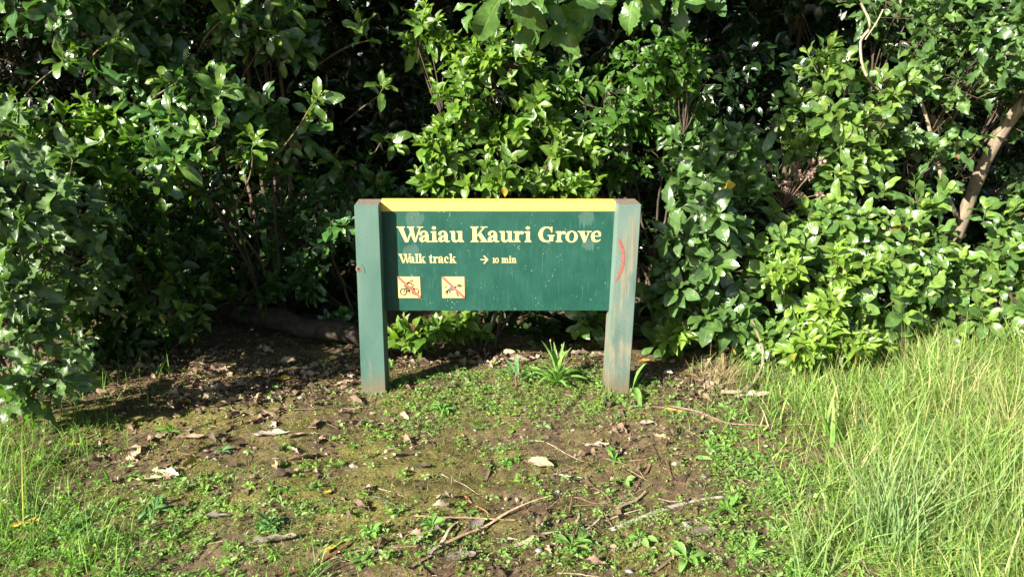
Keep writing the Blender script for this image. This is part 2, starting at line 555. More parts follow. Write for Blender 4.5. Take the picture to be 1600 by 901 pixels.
m3 = N(n, 'ShaderNodeMath', operation='SUBTRACT', i_1=.5); l.new(n1.outputs[0], m3.inputs[0]); l.new(m3.outputs[0], mm.inputs[2])
mc = N(n, 'ShaderNodeClamp'); l.new(mm.outputs[0], mc.inputs[0])
mx = N(n, 'ShaderNodeMix', data_type='RGBA'); l.new(mc.outputs[0], mx.inputs[0]); l.new(r1.outputs[0], mx.inputs[6]); l.new(r2.outputs[0], mx.inputs[7])
sc = N(n, 'ShaderNodeMapRange'); sc.inputs[1].default_value = .3; sc.inputs[2].default_value = .7; sc.inputs[3].default_value = .6; sc.inputs[4].default_value = 1.45; l.new(n2.outputs[0], sc.inputs[0])
vs = N(n, 'ShaderNodeVectorMath', operation='SCALE'); l.new(mx.outputs[2], vs.inputs[0]); l.new(sc.outputs[0], vs.inputs['Scale'])
l.new(vs.outputs[0], b.inputs['Base Color']); b.inputs['Roughness'].default_value = .9; b.inputs['Specular IOR Level'].default_value = .2
bu = N(n, 'ShaderNodeBump'); bu.inputs['Strength'].default_value = .8; bu.inputs['Distance'].default_value = .006
l.new(n2.outputs[0], bu.inputs['Height']); l.new(bu.outputs[0], b.inputs['Normal'])
ground = gmb.build('ground', m)
tag(ground, 'brown forest soil with mossy patches in front of the sign', kind='structure')


# ================================================================== SIGN
def paint_wood(name, wear, green, dirt_top, seed, patchy=.5):
    m, n, l, b = mat(name)
    tc = N(n, 'ShaderNodeTexCoord')
    mp = N(n, 'ShaderNodeMapping'); mp.inputs['Scale'].default_value = (60, 60, 3.5); mp.inputs['Location'].default_value = (seed, seed * 2, 0)
    l.new(tc.outputs['Object'], mp.inputs[0])
    gr = N(n, 'ShaderNodeTexNoise'); gr.inputs['Scale'].default_value = 1.0; gr.inputs['Detail'].default_value = 6; gr.inputs['Roughness'].default_value = .6
    l.new(mp.outputs[0], gr.inputs['Vector'])
    wn = N(n, 'ShaderNodeTexNoise'); wn.inputs['Scale'].default_value = 9; wn.inputs['Detail'].default_value = 8; wn.inputs['Roughness'].default_value = .65
    mp2 = N(n, 'ShaderNodeMapping'); mp2.inputs['Scale'].default_value = (1, 1, .45); mp2.inputs['Location'].default_value = (seed, 0, 0)
    l.new(tc.outputs['Object'], mp2.inputs[0]); l.new(mp2.outputs[0], wn.inputs['Vector'])
    sz = N(n, 'ShaderNodeSeparateXYZ'); l.new(tc.outputs['Object'], sz.inputs[0])
    zz = N(n, 'ShaderNodeMapRange'); zz.inputs[1].default_value = dirt_top; zz.inputs[2].default_value = 0; zz.inputs[3].default_value = 0; zz.inputs[4].default_value = .13
    l.new(sz.outputs[2], zz.inputs[0])
    ad = N(n, 'ShaderNodeMath', operation='ADD'); l.new(wn.outputs[0], ad.inputs[0]); l.new(zz.outputs[0], ad.inputs[1])
    a2 = N(n, 'ShaderNodeMath', operation='MULTIPLY_ADD', i_1=.3); l.new(gr.outputs[0], a2.inputs[0]); l.new(ad.outputs[0], a2.inputs[2])
    th = N(n, 'ShaderNodeMapRange', interpolation_type='SMOOTHSTEP'); th.inputs[1].default_value = .80 - wear; th.inputs[2].default_value = 1.0 - wear
    l.new(a2.outputs[0], th.inputs[0])
    wood = N(n, 'ShaderNodeValToRGB'); e = wood.color_ramp.elements
    e[0].position = .3; e[0].color = (.13, .11, .075, 1); e[1].position = .7; e[1].color = (.25, .24, .17, 1)
    l.new(gr.outputs[0], wood.inputs[0])
    pn = N(n, 'ShaderNodeTexNoise'); pn.inputs['Scale'].default_value = 5; pn.inputs['Detail'].default_value = 6
    l.new(mp2.outputs[0], pn.inputs['Vector'])
    pt = N(n, 'ShaderNodeValToRGB'); e = pt.color_ramp.elements
    g = np.array(green)
    e[0].position = .35; e[0].color = (*(g * .8), 1); e[1].position = .68; e[1].color = (*(g * .75 + patchy * np.array((.12, .15, .125))), 1)
    l.new(pn.outputs[0], pt.inputs[0])
    wv = N(n, 'ShaderNodeTexWave'); wv.inputs['Scale'].default_value = 26; wv.inputs['Distortion'].default_value = 14; wv.inputs['Detail'].default_value = 3; wv.inputs['Detail Scale'].default_value = .35
    mp3 = N(n, 'ShaderNodeMapping'); mp3.inputs['Rotation'].default_value = (0, R(52), 0); mp3.inputs['Scale'].default_value = (1, 1, 1)
    l.new(tc.outputs['Object'], mp3.inputs[0]); l.new(mp3.outputs[0], wv.inputs['Vector'])
    sm = N(n, 'ShaderNodeMapRange'); sm.inputs[3].default_value = .95; sm.inputs[4].default_value = 1.05; l.new(wv.outputs['Fac'], sm.inputs[0])
    p2 = N(n, 'ShaderNodeVectorMath', operation='SCALE'); l.new(pt.outputs[0], p2.inputs[0]); l.new(sm.outputs[0], p2.inputs['Scale'])
    mx = N(n, 'ShaderNodeMix', data_type='RGBA'); l.new(th.outputs[0], mx.inputs[0]); l.new(p2.outputs[0], mx.inputs[6]); l.new(wood.outputs[0], mx.inputs[7])
    ck = N(n, 'ShaderNodeTexNoise'); ck.inputs['Scale'].default_value = 1; ck.inputs['Detail'].default_value = 4
    mpk = N(n, 'ShaderNodeMapping'); mpk.inputs['Scale'].default_value = (150, 150, 4.0); mpk.inputs['Location'].default_value = (seed, 0, seed); l.new(tc.outputs['Object'], mpk.inputs[0]); l.new(mpk.outputs[0], ck.inputs['Vector'])
    ckr = N(n, 'ShaderNodeMapRange', interpolation_type='SMOOTHSTEP'); ckr.inputs[1].default_value = .62; ckr.inputs[2].default_value = .74; ckr.inputs[4].default_value = .6; l.new(ck.outputs[0], ckr.inputs[0])
    mk = N(n, 'ShaderNodeMix', data_type='RGBA'); l.new(ckr.outputs[0], mk.inputs[0]); l.new(mx.outputs[2], mk.inputs[6]); mk.inputs[7].default_value = (.05, .055, .04, 1)
    dn = N(n, 'ShaderNodeMath', operation='MULTIPLY_ADD', i_1=-.22); l.new(pn.outputs[0], dn.inputs[0]); l.new(sz.outputs[2], dn.inputs[2])
    dm = N(n, 'ShaderNodeMapRange', interpolation_type='SMOOTHSTEP'); dm.inputs[1].default_value = .02; dm.inputs[2].default_value = -.09; dm.inputs[4].default_value = .8; l.new(dn.outputs[0], dm.inputs[0])
    md = N(n, 'ShaderNodeMix', data_type='RGBA'); l.new(dm.outputs[0], md.inputs[0]); l.new(mk.outputs[2], md.inputs[6]); md.inputs[7].default_value = (.13, .10, .06, 1)
    l.new(md.outputs[2], b.inputs['Base Color'])
    b.inputs['Roughness'].default_value = .6; b.inputs['Specular IOR Level'].default_value = .3
    bu = N(n, 'ShaderNodeBump'); bu.inputs['Strength'].default_value = .25; bu.inputs['Distance'].default_value = .0015
    h = N(n, 'ShaderNodeMath', operation='MULTIPLY_ADD', i_1=.2); l.new(wv.outputs['Fac'], h.inputs[0]); l.new(gr.outputs[0], h.inputs[2])
    l.new(h.outputs[0], bu.inputs['Height']); l.new(bu.outputs[0], b.inputs['Normal'])
    return m


def board_paint(name, base, light, speck=True):
    m, n, l, b = mat(name)
    tc = N(n, 'ShaderNodeTexCoord')
    mp = N(n, 'ShaderNodeMapping'); mp.inputs['Scale'].default_value = (1, 1, .6); l.new(tc.outputs['Object'], mp.inputs[0])
    a = N(n, 'ShaderNodeTexNoise'); a.inputs['Scale'].default_value = 14; a.inputs['Detail'].default_value = 8; a.inputs['Roughness'].default_value = .7; l.new(mp.outputs[0], a.inputs['Vector'])
    r = N(n, 'ShaderNodeValToRGB'); e = r.color_ramp.elements
    e[0].position = .38; e[0].color = (*base, 1); e[1].position = .72; e[1].color = (*light, 1); l.new(a.outputs[0], r.inputs[0])
    col = r.outputs[0]
    if speck == 'light':
        g_ = N(n, 'ShaderNodeTexNoise'); mg = N(n, 'ShaderNodeMapping'); mg.inputs['Scale'].default_value = (5, 40, 90); l.new(tc.outputs['Object'], mg.inputs[0]); l.new(mg.outputs[0], g_.inputs['Vector']); g_.inputs['Detail'].default_value = 6
        gr_ = N(n, 'ShaderNodeMapRange'); gr_.inputs[1].default_value = .58; gr_.inputs[2].default_value = .78; gr_.inputs[4].default_value = .6; l.new(g_.outputs[0], gr_.inputs[0])
        mg_ = N(n, 'ShaderNodeMix', data_type='RGBA'); l.new(gr_.outputs[0], mg_.inputs[0]); l.new(col, mg_.inputs[6]); mg_.inputs[7].default_value = (.28, .22, .09, 1); col = mg_.outputs[2]
    elif speck:
        mps = N(n, 'ShaderNodeMapping'); mps.inputs['Scale'].default_value = (220, 220, 16); l.new(tc.outputs['Object'], mps.inputs[0])
        st = N(n, 'ShaderNodeTexNoise'); st.inputs['Scale'].default_value = 1; st.inputs['Detail'].default_value = 4; l.new(mps.outputs[0], st.inputs['Vector'])
        sr = N(n, 'ShaderNodeMapRange', interpolation_type='SMOOTHSTEP'); sr.inputs[1].default_value = .55; sr.inputs[2].default_value = .8; sr.inputs[4].default_value = .5; l.new(st.outputs[0], sr.inputs[0])
        m1 = N(n, 'ShaderNodeMix', data_type='RGBA'); l.new(sr.outputs[0], m1.inputs[0]); l.new(col, m1.inputs[6]); m1.inputs[7].default_value = (.06, .14, .11, 1)
        vo = N(n, 'ShaderNodeTexVoronoi'); vo.inputs['Scale'].default_value = 80; l.new(tc.outputs['Object'], vo.inputs['Vector'])
        vr = N(n, 'ShaderNodeMapRange', interpolation_type='SMOOTHSTEP'); vr.inputs[1].default_value = .20; vr.inputs[2].default_value = .10; l.new(vo.outputs['Distance'], vr.inputs[0])
        bigm = N(n, 'ShaderNodeTexNoise'); bigm.inputs['Scale'].default_value = 17; bigm.inputs['Detail'].default_value = 5; l.new(tc.outputs['Object'], bigm.inputs['Vector'])
        br = N(n, 'ShaderNodeMapRange'); br.inputs[1].default_value = .56; br.inputs[2].default_value = .64; l.new(bigm.outputs[0], br.inputs[0])
        mu = N(n, 'ShaderNodeMath', operation='MULTIPLY'); l.new(vr.outputs[0], mu.inputs[0]); l.new(br.outputs[0], mu.inputs[1])
        m2 = N(n, 'ShaderNodeMix', data_type='RGBA'); l.new(mu.outputs[0], m2.inputs[0]); l.new(m1.outputs[2], m2.inputs[6]); m2.inputs[7].default_value = (.22, .30, .26, 1)
        col = m2.outputs[2]
        for (cx, cz, rr) in ((-.395, .745, .027), (-.41, .605, .024), (.30, .748, .022), (.31, .64, .016)):
            vd = N(n, 'ShaderNodeVectorMath', operation='DISTANCE'); mpd = N(n, 'ShaderNodeMapping'); mpd.inputs['Scale'].default_value = (1, 0, 1)
            l.new(tc.outputs['Object'], mpd.inputs[0]); l.new(mpd.outputs[0], vd.inputs[0]); vd.inputs[1].default_value = (cx, 0, cz)
            sb = N(n, 'ShaderNodeMath', operation='MULTIPLY_ADD', i_1=-.05); l.new(st.outputs[0], sb.inputs[0]); l.new(vd.outputs['Value'], sb.inputs[2])
            dr = N(n, 'ShaderNodeMapRange', interpolation_type='SMOOTHSTEP'); dr.inputs[1].default_value = rr - .012; dr.inputs[2].default_value = rr - .019; dr.inputs[4].default_value = .24
            l.new(sb.outputs[0], dr.inputs[0])
            mm_ = N(n, 'ShaderNodeMix', data_type='RGBA'); l.new(dr.outputs[0], mm_.inputs[0]); l.new(col, mm_.inputs[6]); mm_.inputs[7].default_value = (.14, .20, .17, 1)
            col = mm_.outputs[2]
    l.new(col, b.inputs['Base Color'])
    b.inputs['Roughness'].default_value = .5; b.inputs['Specular IOR Level'].default_value = .35
    bu = N(n, 'ShaderNodeBump'); bu.inputs['Strength'].default_value = .15; bu.inputs['Distance'].default_value = .001
    l.new(a.outputs[0], bu.inputs['Height']); l.new(bu.outputs[0], b.inputs['Normal'])
    return m


def box_post(name, corners_bot, corners_top, material, parent, bev=.003, top_mat=None):
    """hexahedron from four bottom and four top corners, bevelled, gridded a little and jittered"""
    import bmesh
    bm = bmesh.new()
    vb = [bm.verts.new(c) for c in corners_bot]; vt = [bm.verts.new(c) for c in corners_top]
    bm.faces.new(vb[::-1]); ft = bm.faces.new(vt)
    for i in range(4):
        bm.faces.new((vb[i], vb[(i + 1) % 4], vt[(i + 1) % 4], vt[i]))
    if top_mat: ft.material_index = 1
    bmesh.ops.bevel(bm, geom=bm.edges[:], offset=bev, segments=2, affect='EDGES')
    me = bpy.data.meshes.new(name); bm.to_mesh(me); bm.free()
    me.materials.append(material)
    if top_mat: me.materials.append(top_mat)
    o = bpy.data.objects.new(name, me); COL.objects.link(o); o.parent = parent
    return o


SY = 3.10
sign = thing('track_sign', 'green wooden track sign with a yellow top edge and cream lettering between two posts', 'sign', (0, 0, 0))
green = (.055, .17, .125)
M_POST = paint_wood('worn green post paint', .0, (.052, .125, .098), .22, 3.1, .4)
M_POST2 = paint_wood('weathered green post paint', .17, (.085, .145, .12), .6, 11.7, .6)
M_END = attr_mat('end grain', rough=.85, scale=80)
M_BOARD = board_paint('board green', (.0045, .050, .034), (.013, .074, .052))
M_YEL = board_paint('yellow paint', (.74, .49, .10), (.62, .42, .10), 'light')
M_CREAM = board_paint('cream lettering', (.56, .45, .19), (.46, .37, .16), False)
m, n, l, b = mat('end grain wood'); b.inputs['Roughness'].default_value = .9
no = N(n, 'ShaderNodeTexNoise'); no.inputs['Scale'].default_value = 70; tc = N(n, 'ShaderNodeTexCoord'); l.new(tc.outputs['Object'], no.inputs['Vector'])
rp = N(n, 'ShaderNodeValToRGB'); rp.color_ramp.elements[0].color = (.06, .045, .03, 1); rp.color_ramp.elements[1].color = (.24, .18, .13, 1); l.new(no.outputs[0], rp.inputs[0]); l.new(rp.outputs[0], b.inputs['Base Color'])
M_END = m


def post(front_bl, front_br, front_tl, front_tr, depth, zt, material, yaw, label):
    zb = -.25
    k = (zb) / zt
    def ext(bx, tx): return bx + (tx - bx) * k
    bl, br = ext(front_bl, front_tl), ext(front_br, front_tr)
    c, s = math.cos(yaw), math.sin(yaw)
    def quad(x0, x1, z):
        w = x1 - x0
        p = [(x0, SY), (x0 + w * c, SY + w * s), (x0 + w * c - depth * s, SY + w * s + depth * c), (x0 - depth * s, SY + depth * c)]
        return [(a, b_, z) for a, b_ in p]
    top = quad(front_tl, front_tr, zt)
    top = [(x, y, z + (.004 if i > 1 else -.002)) for i, (x, y, z) in enumerate(top)]
    o = box_post('post', quad(bl, br, zb), top, material, sign, top_mat=M_END)
    o['label'] = label
    return o


post(-.637, -.533, -.623, -.525, .10, .815, M_POST, R(0), 'left post with fresher green paint and a knot')
rpost = post(.405, .498, .421, .514, .10, .815, M_POST2, R(-0), 'right post, faded and worn to bare wood with a red mark')
# right post stands twisted a few degrees on its own axis
for v in rpost.data.vertices:
    dx, dy = v.co.x - .405, v.co.y - SY
    a = R(7)
    v.co.x, v.co.y = .405 + dx * math.cos(a) - dy * math.sin(a) + .0, SY + dx * math.sin(a) + dy * math.cos(a)
# knot and saw split on the left post
mb = MB()
for (cx, cz, rx, rz, col) in ((-.620, .552, .011, .012, (.09, .06, .035)),):
    th = np.linspace(0, 2 * np.pi, 17)[:-1]
    for s_, dy, cl in ((1.0, .0012, (.16, .13, .08)), (.55, .0018, (.05, .035, .022))):
        pts = np.stack([cx + rx * s_ * np.cos(th), np.full(16, SY - dy), cz + rz * s_ * np.sin(th) * 1.1], -1)
        v = np.vstack([pts, [[cx, SY - dy, cz]]]); f = [(i, (i + 1) % 16, 16) for i in range(16)]
        mb.add(v, np.array(f)[:, ::1], cl)
tube(mb, [(-.606, SY - .0005, .572), (-.597, SY - .0005, .556), (-.594, SY - .0005, .535)], .0011, (.07, .045, .03), 4)
mb.build('knot', M_LITTER, sign)
# red painted arc on the right post
mb = MB()
arc = spline([(.4240, .676), (.4370, .652), (.4465, .615), (.4475, .575), (.4370, .535), (.4190, .497)], 26)
wd = np.interp(np.linspace(0, 1, 26), [0, .15, .5, .85, 1], [.003, .0055, .0065, .005, .0015])
nrm_ = np.gradient(arc, axis=0); nrm_ = np.stack([-nrm_[:, 1], nrm_[:, 0]], 1); nrm_ /= np.linalg.norm(nrm_, axis=1)[:, None]
a_, b_ = arc + nrm_ * wd[:, None], arc - nrm_ * wd[:, None]
vv = []
for p_ in (a_, b_):
    xx = np.maximum(p_[:, 0], .4075 + .016 * p_[:, 1] / .815)
    yy = SY + (xx - .405) * math.tan(R(7)) - .0012
    vv.append(np.stack([xx, yy, p_[:, 1]], -1))
v = np.concatenate(vv); f = np.array([(i, i + 1, 27 + i, 26 + i) for i in range(25)])
mb.add(v, f, (.30, .10, .08))
o = mb.build('paint_mark', attr_mat('red paint', rough=.5, scale=150, lo=.7, hi=1.2), sign)
o['label'] = 'red curved paint mark on the right post'

BY = SY + .060        # front face of the board
bx0, bx1 = -.530, .424
box_post('board', [(bx0, BY, .355), (bx1 - .012, BY, .355), (bx1 - .012, BY + .045, .355), (bx0, BY + .045, .355)],
         [(bx0, BY, .775), (bx1, BY, .775), (bx1, BY + .045, .775), (bx0, BY + .045, .775)], M_BOARD, sign, .0015)
o = box_post('top_rail', [(bx0 - .001, BY - .003, .7755), (bx1 + .001, BY - .003, .7755), (bx1 + .001, BY + .049, .7755), (bx0 - .001, BY + .049, .7755)],
             [(bx0 + .0, BY - .003, .816), (bx1 + .001, BY - .003, .814), (bx1 + .001, BY + .049, .818), (bx0, BY + .049, .820)], M_YEL, sign, .002)
o['label'] = 'yellow painted top rail'

# ---- lettering: hand drawn heavy serif glyphs. Units: cap height 1, x height .72


def stroke(pts, w, n=22):
    p = spline(pts, n); ww = np.interp(np.linspace(0, 1, n), np.linspace(0, 1, len(w)), w) / 2
    g = np.gradient(p, axis=0); g = np.stack([-g[:, 1], g[:, 0]], 1); g /= np.linalg.norm(g, axis=1)[:, None] + 1e-9
    a, b = p + g * ww[:, None], p - g * ww[:, None]
    return [[a[i], a[i + 1], b[i + 1], b[i]] for i in range(n - 1)]


def rc(x0, y0, x1, y1): return [[(x0, y0), (x1, y0), (x1, y1), (x0, y1)]]


def pg(*p): return [list(p)]


def ser(x0, x1, s0, s1, y, up=1, t=.065):
    """bracketed slab serif x0..x1 for a stem s0..s1 at height y, growing in direction up"""
    return [[(x0, y), (x1, y), (x1, y + up * t * .6), (x0, y + up * t * .6)], [(x0 + .01, y + up * t * .6), (x1 - .01, y + up * t * .6), (s1, y + up * t * 2.4), (s0, y + up * t * 2.4)]]


def disc(x, y, r, ry=None):
    th = np.linspace(0, 2 * np.pi, 21)[:-1]
    return [[(x + r * math.cos(t), y + (ry or r) * math.sin(t)) for t in th]]


def ring(cx, cy, rx, ry, side, top, n=28):
    th = np.linspace(0, 2 * np.pi, n + 1)
    o_ = [(cx + rx * math.cos(t), cy + ry * math.sin(t)) for t in th]
    i_ = [(cx + (rx - side) * math.cos(t + .0) + .01 * math.sin(t), cy + (ry - top) * math.sin(t)) for t in th]
    return [[o_[k], o_[k + 1], i_[k + 1], i_[k]] for k in range(n)]


def stem_(x, h, top=True, w=.22, flag=True):
    s = rc(x, 0, x + w, h)
    if flag: s += pg((x - .10, h - .07), (x + .02, h - .13), (x + w * .6, h), (x + w, h + .02), (x - .10, h - .02))
    s += ser(x - .09, x + w + .10, x, x + w, 0)
    return s


GL = {
    'W': (1.50, pg((.10, .97), (.40, .97), (.68, .0), (.56, -.02), (.50, 0)) + pg((.56, -.02), (.68, 0), (.93, .70), (.86, .78)) + pg((.72, .97), (.99, .97), (1.14, .0), (1.03, -.02)) + pg((.72, .97), (.80, .97), (1.0, .3), (.96, .12))
          + pg((1.03, -.02), (1.14, 0), (1.45, .97), (1.36, .97)) + rc(.0, .93, .52, 1.0) + rc(.64, .93, 1.06, 1.0) + rc(1.22, .93, 1.58, 1.0)),
    'a': (.70, stroke([(.12, .49), (.14, .60), (.30, .69), (.44, .62), (.47, .45), (.47, .18), (.53, .05), (.70, .05)], [.17, .15, .09, .14, .22, .23, .15, .04], 30)
          + stroke([(.46, .44), (.28, .37), (.13, .21), (.20, .06), (.44, .13)], [.05, .10, .22, .14, .05]) + disc(.13, .50, .085)),
    'i': (.41, stem_(.10, .70) + disc(.20, .91, .125, .105)),
    'u': (.82, rc(.10, .2, .31, .71) + pg((.0, .71), (.0, .66), (.10, .58), (.2, .71)) + stroke([(.205, .28), (.22, .14), (.35, .05), (.52, .13)], [.21, .21, .14, .07]) + rc(.50, 0.03, .72, .71) + pg((.40, .71), (.40, .66), (.50, .58), (.6, .71)) + ser(.56, .83, .52, .72, 0)),
    'K': (1.04, rc(.12, .03, .37, .97) + ser(.0, .49, .12, .37, 0) + ser(0, .49, .12, .37, 1, -1) + pg((.34, .40), (.40, .36), (.86, .95), (.76, .97)) + pg((.42, .50), (.62, .62), (.98, .03), (.68, .03)) + rc(.58, 0, 1.10, .06) + rc(.60, .94, 1.0, 1.0)),
    'r': (.60, stem_(.10, .70) + stroke([(.30, .44), (.36, .60), (.50, .62)], [.05, .13, .19], 12) + disc(.50, .60, .105)),
    'G': (1.02, stroke([(.80, .66), (.72, .87), (.50, .95), (.26, .83), (.15, .5), (.26, .16), (.52, .05), (.76, .11)], [.05, .11, .09, .19, .27, .2, .10, .10], 34) + pg((.76, .62), (.83, .62), (.83, 1.0), (.78, 1.0), (.70, .90)) + rc(.66, .06, .89, .42) + ser(.54, .99, .66, .89, .46, -1, .05)),
    'o': (.76, ring(.37, .35, .36, .38, .20, .07)),
    'v': (.76, pg((.05, .68), (.34, .68), (.50, .2), (.42, -.02), (.34, -.02)) + pg((.38, -.02), (.43, -.02), (.68, .68), (.59, .68)) + rc(-.03, .65, .42, .71) + rc(.48, .65, .79, .71)),
    'e': (.68, stroke([(.56, .40), (.52, .60), (.35, .69), (.18, .57), (.13, .36), (.20, .14), (.39, .05), (.61, .17)], [.12, .15, .08, .16, .22, .19, .12, .03], 30) + rc(.16, .36, .60, .42)),
    'l': (.42, stem_(.10, 1.02)),
    'k': (.82, stem_(.10, 1.02) + pg((.30, .28), (.36, .26), (.66, .66), (.56, .68)) + pg((.36, .36), (.52, .48), (.80, .03), (.54, .03)) + rc(.48, 0, .86, .06) + rc(.46, .65, .78, .71)),
    't': (.50, rc(.12, .15, .34, .74) + pg((.12, .70), (.34, .74), (.34, .92), (.26, .92)) + rc(.0, .64, .46, .71) + stroke([(.23, .22), (.26, .08), (.36, .05), (.50, .12)], [.22, .20, .12, .04])),
    'c': (.64, stroke([(.50, .52), (.42, .66), (.30, .67), (.17, .55), (.13, .36), (.20, .14), (.38, .05), (.58, .17)], [.14, .10, .09, .17, .23, .19, .12, .03], 30) + disc(.48, .52, .09)),
    '1': (.42, rc(.12, 0, .32, .72) + ser(.02, .42, .12, .32, 0) + rc(.03, .64, .2, .72)),
    '0': (.66, ring(.31, .36, .31, .38, .17, .06)),
    'n': (.84, stem_(.10, .70) + rc(.51, .0, .73, .5) + ser(.43, .83, .51, .73, 0) + stroke([(.30, .46), (.40, .62), (.55, .62), (.62, .45)], [.05, .12, .17, .22])),
    'm': (1.24, stem_(.10, .70) + rc(.50, .0, .71, .5) + ser(.42, .80, .50, .71, 0) + stroke([(.30, .46), (.40, .62), (.54, .62), (.605, .45)], [.05, .12, .17, .21])
          + rc(.90, .0, 1.11, .5) + ser(.82, 1.21, .90, 1.11, 0) + stroke([(.70, .46), (.80, .62), (.94, .62), (1.005, .45)], [.05, .12, .17, .21])),
    ' ': (.38, []),
}


def flat(mb, polys, x0, z0, s, sx=1.0, y=BY - .0008, col=(.9, .8, .4)):
    global _ly
    for k, p in enumerate(polys):
        n_ = len(p)
        yy = y - .00004 * (k % 23)
        v = [(x0 + a * s * sx, yy, z0 + b * s) for a, b in p]
        if n_ > 4 and n_ < 12:      # fan from centroid handles these near-convex shapes
            c = np.mean(np.array(v), 0); v.append(tuple(c)); f = [(i, (i + 1) % n_, n_) for i in range(n_)]
            mb.add(v, np.array(f), col)
        elif n_ == 4:
            mb.add(v, np.array([[0, 1, 2, 3]]), col)
        else:
            mb.add(v, np.array([list(range(n_))]), col)


def word_line(txt, x0, x1, z, cap):
    kern = {('W', 'a'): -.20, ('K', 'a'): -.06, ('r', 'o'): -.03, ('o', 'v'): -.02, ('v', 'e'): -.04, ('r', 'i'): .04}
    x = 0; items = []
    for i, ch in enumerate(txt):
        adv, pl = GL[ch]
        items.append((x, pl)); x += adv + (kern.get((ch, txt[i + 1]), 0) if i + 1 < len(txt) else 0)
    sx = (x1 - x0) / (x * cap)
    mb = MB()
    for xx, pl in items:
        flat(mb, pl, x0 + xx * cap * sx, z, cap, sx)
    o = mb.build('lettering', M_CREAM, sign, smooth=False)
    o['label'] = 'cream lettering reading ' + txt
    return o


word_line('Waiau Kauri Grove', -.470, .366, .649, .0645)
word_line('Walk track', -.466, -.229, .561, .0385)
word_line('10 min', -.080, .019, .5615, .0300)
mb = MB()
flat(mb, rc(-.130, .5735, -.104, .5775), 0, 0, 1)
flat(mb, pg((-.118, .5905), (-.113, .5935), (-.0965, .5755), (-.1035, .5755)) + pg((-.118, .5605), (-.113, .5575), (-.0965, .5755), (-.1035, .5755)), 0, 0, 1, y=BY - .0011)
mb.build('arrow', M_CREAM, sign, smooth=False)['label'] = 'cream arrow pointing right'

M_PANEL = board_paint('pictogram panel', (.60, .43, .17), (.52, .38, .16), False)
M_INK = attr_mat('printed ink', rough=.55, scale=200, lo=.9, hi=1.1, bump=0)


def picto(cx, name, label, draw):
    w = .0465
    o = box_post(name, [(cx - w, BY - .0022, .4115), (cx + w, BY - .0022, .4115), (cx + w, BY - .0002, .4115), (cx - w, BY - .0002, .4115)],
                 [(cx - w, BY - .0022, .503), (cx + w, BY - .0022, .503), (cx + w, BY - .0002, .503), (cx - w, BY - .0002, .503)], M_PANEL, sign, .0003)
    o['label'] = label
    mb = MB(); draw(mb, cx - w, .4115, 2 * w)
    d = mb.build('drawing', M_INK, o, smooth=False)
    mb = MB(); flat(mb, pg((0, 1), (.0, .93), (.93, .0), (1.0, .0), (1, .07), (.07, 1)), cx - w, .4115, 2 * w, y=BY - .0044, col=(.62, .10, .07))
    mb.build('slash', M_INK, o, smooth=False)
    return o


DK = (.022, .022, .010)


def bike(mb, x, z, s):
    y = BY - .0030
    for cx in (.25, .77):
        flat(mb, ring(cx, .30, .165, .165, .045, .045), x, z, s, y=y, col=DK)
    for a, b, w in (((.25, .30), (.48, .32), .022), ((.30, .55), (.50, .30), .02), ((.30, .42), (.62, .52), .02), ((.48, .32), (.66, .50), .02), ((.64, .58), (.77, .30), .02),
                    ((.25, .30), (.32, .45), .02), ((.27, .57), (.35, .57), .025), ((.33, .60), (.52, .74), .05), ((.52, .74), (.62, .64), .03), ((.62, .66), (.74, .56), .025),
                    ((.36, .58), (.50, .42), .04), ((.50, .42), (.50, .26), .03), ((.50, .25), (.56, .25), .025)):
        a, b = np.array(a), np.array(b); d = (b - a) / np.linalg.norm(b - a); n_ = np.array((-d[1], d[0])) * w * .85
        flat(mb, [[a - n_, b - n_, b + n_, a + n_]], x, z, s, y=y, col=DK)
    flat(mb, ring(.62, .79, .052, .055, .02, .02), x, z, s, y=y, col=DK)
    flat(mb, rc(.56, .80, .68, .84), x, z, s, y=y - .0006, col=DK)


def dog(mb, x, z, s):
    y = BY - .0030
    flat(mb, pg((.27, .56), (.40, .56), (.55, .46), (.52, .33), (.30, .36), (.25, .42)), x, z, s, y=y, col=(.11, .12, .10))
    flat(mb, pg((.26, .56), (.36, .57), (.34, .48), (.27, .44)), x, z, s, y=y - .0005, col=(.75, .75, .62))
    flat(mb, pg((.66, .60), (.74, .66), (.84, .62), (.93, .57), (.86, .52), (.74, .50), (.68, .54)), x, z, s, y=y, col=(.07, .08, .05))
    flat(mb, disc(.79, .54, .025), x, z, s, y=y - .0005, col=(.03, .03, .02))
    for a, b, w, c in (((.12, .53), (.27, .54), .025, DK), ((.55, .48), (.64, .53), .05, DK), ((.60, .50), (.67, .42), .05, (.45, .42, .28)), ((.28, .38), (.17, .28), .03, DK), ((.27, .36), (.20, .18), .025, DK),
                       ((.34, .36), (.34, .26), .03, DK), ((.63, .42), (.66, .20), .03, DK), ((.66, .19), (.72, .11), .03, DK), ((.60, .40), (.55, .30), .03, (.5, .48, .33))):
        a, b = np.array(a), np.array(b); d = (b - a) / np.linalg.norm(b - a); n_ = np.array((-d[1], d[0])) * w * .85
        flat(mb, [[a - n_, b - n_, b + n_, a + n_]], x, z, s, y=y - .0002, col=c)
    for p_ in ((.36, .26), (.20, .17), (.15, .27), (.64, .37), (.71, .10)):
        flat(mb, disc(*p_, .026), x, z, s, y=y - .0008, col=(.03, .03, .02))


picto(-.426, 'bicycle_panel', 'pale yellow square with a cyclist crossed by a red slash', bike)
picto(-.243, 'dog_panel', 'pale yellow square with a dog crossed by a red slash', dog)

# ================================================================== SHRUBS
DARKG, MIDG, YEL = (.036, .085, .018), (.062, .13, .024), (.17, .26, .03)
GREY = (.085, .145, .055)
BR = (.09, .175, .022)

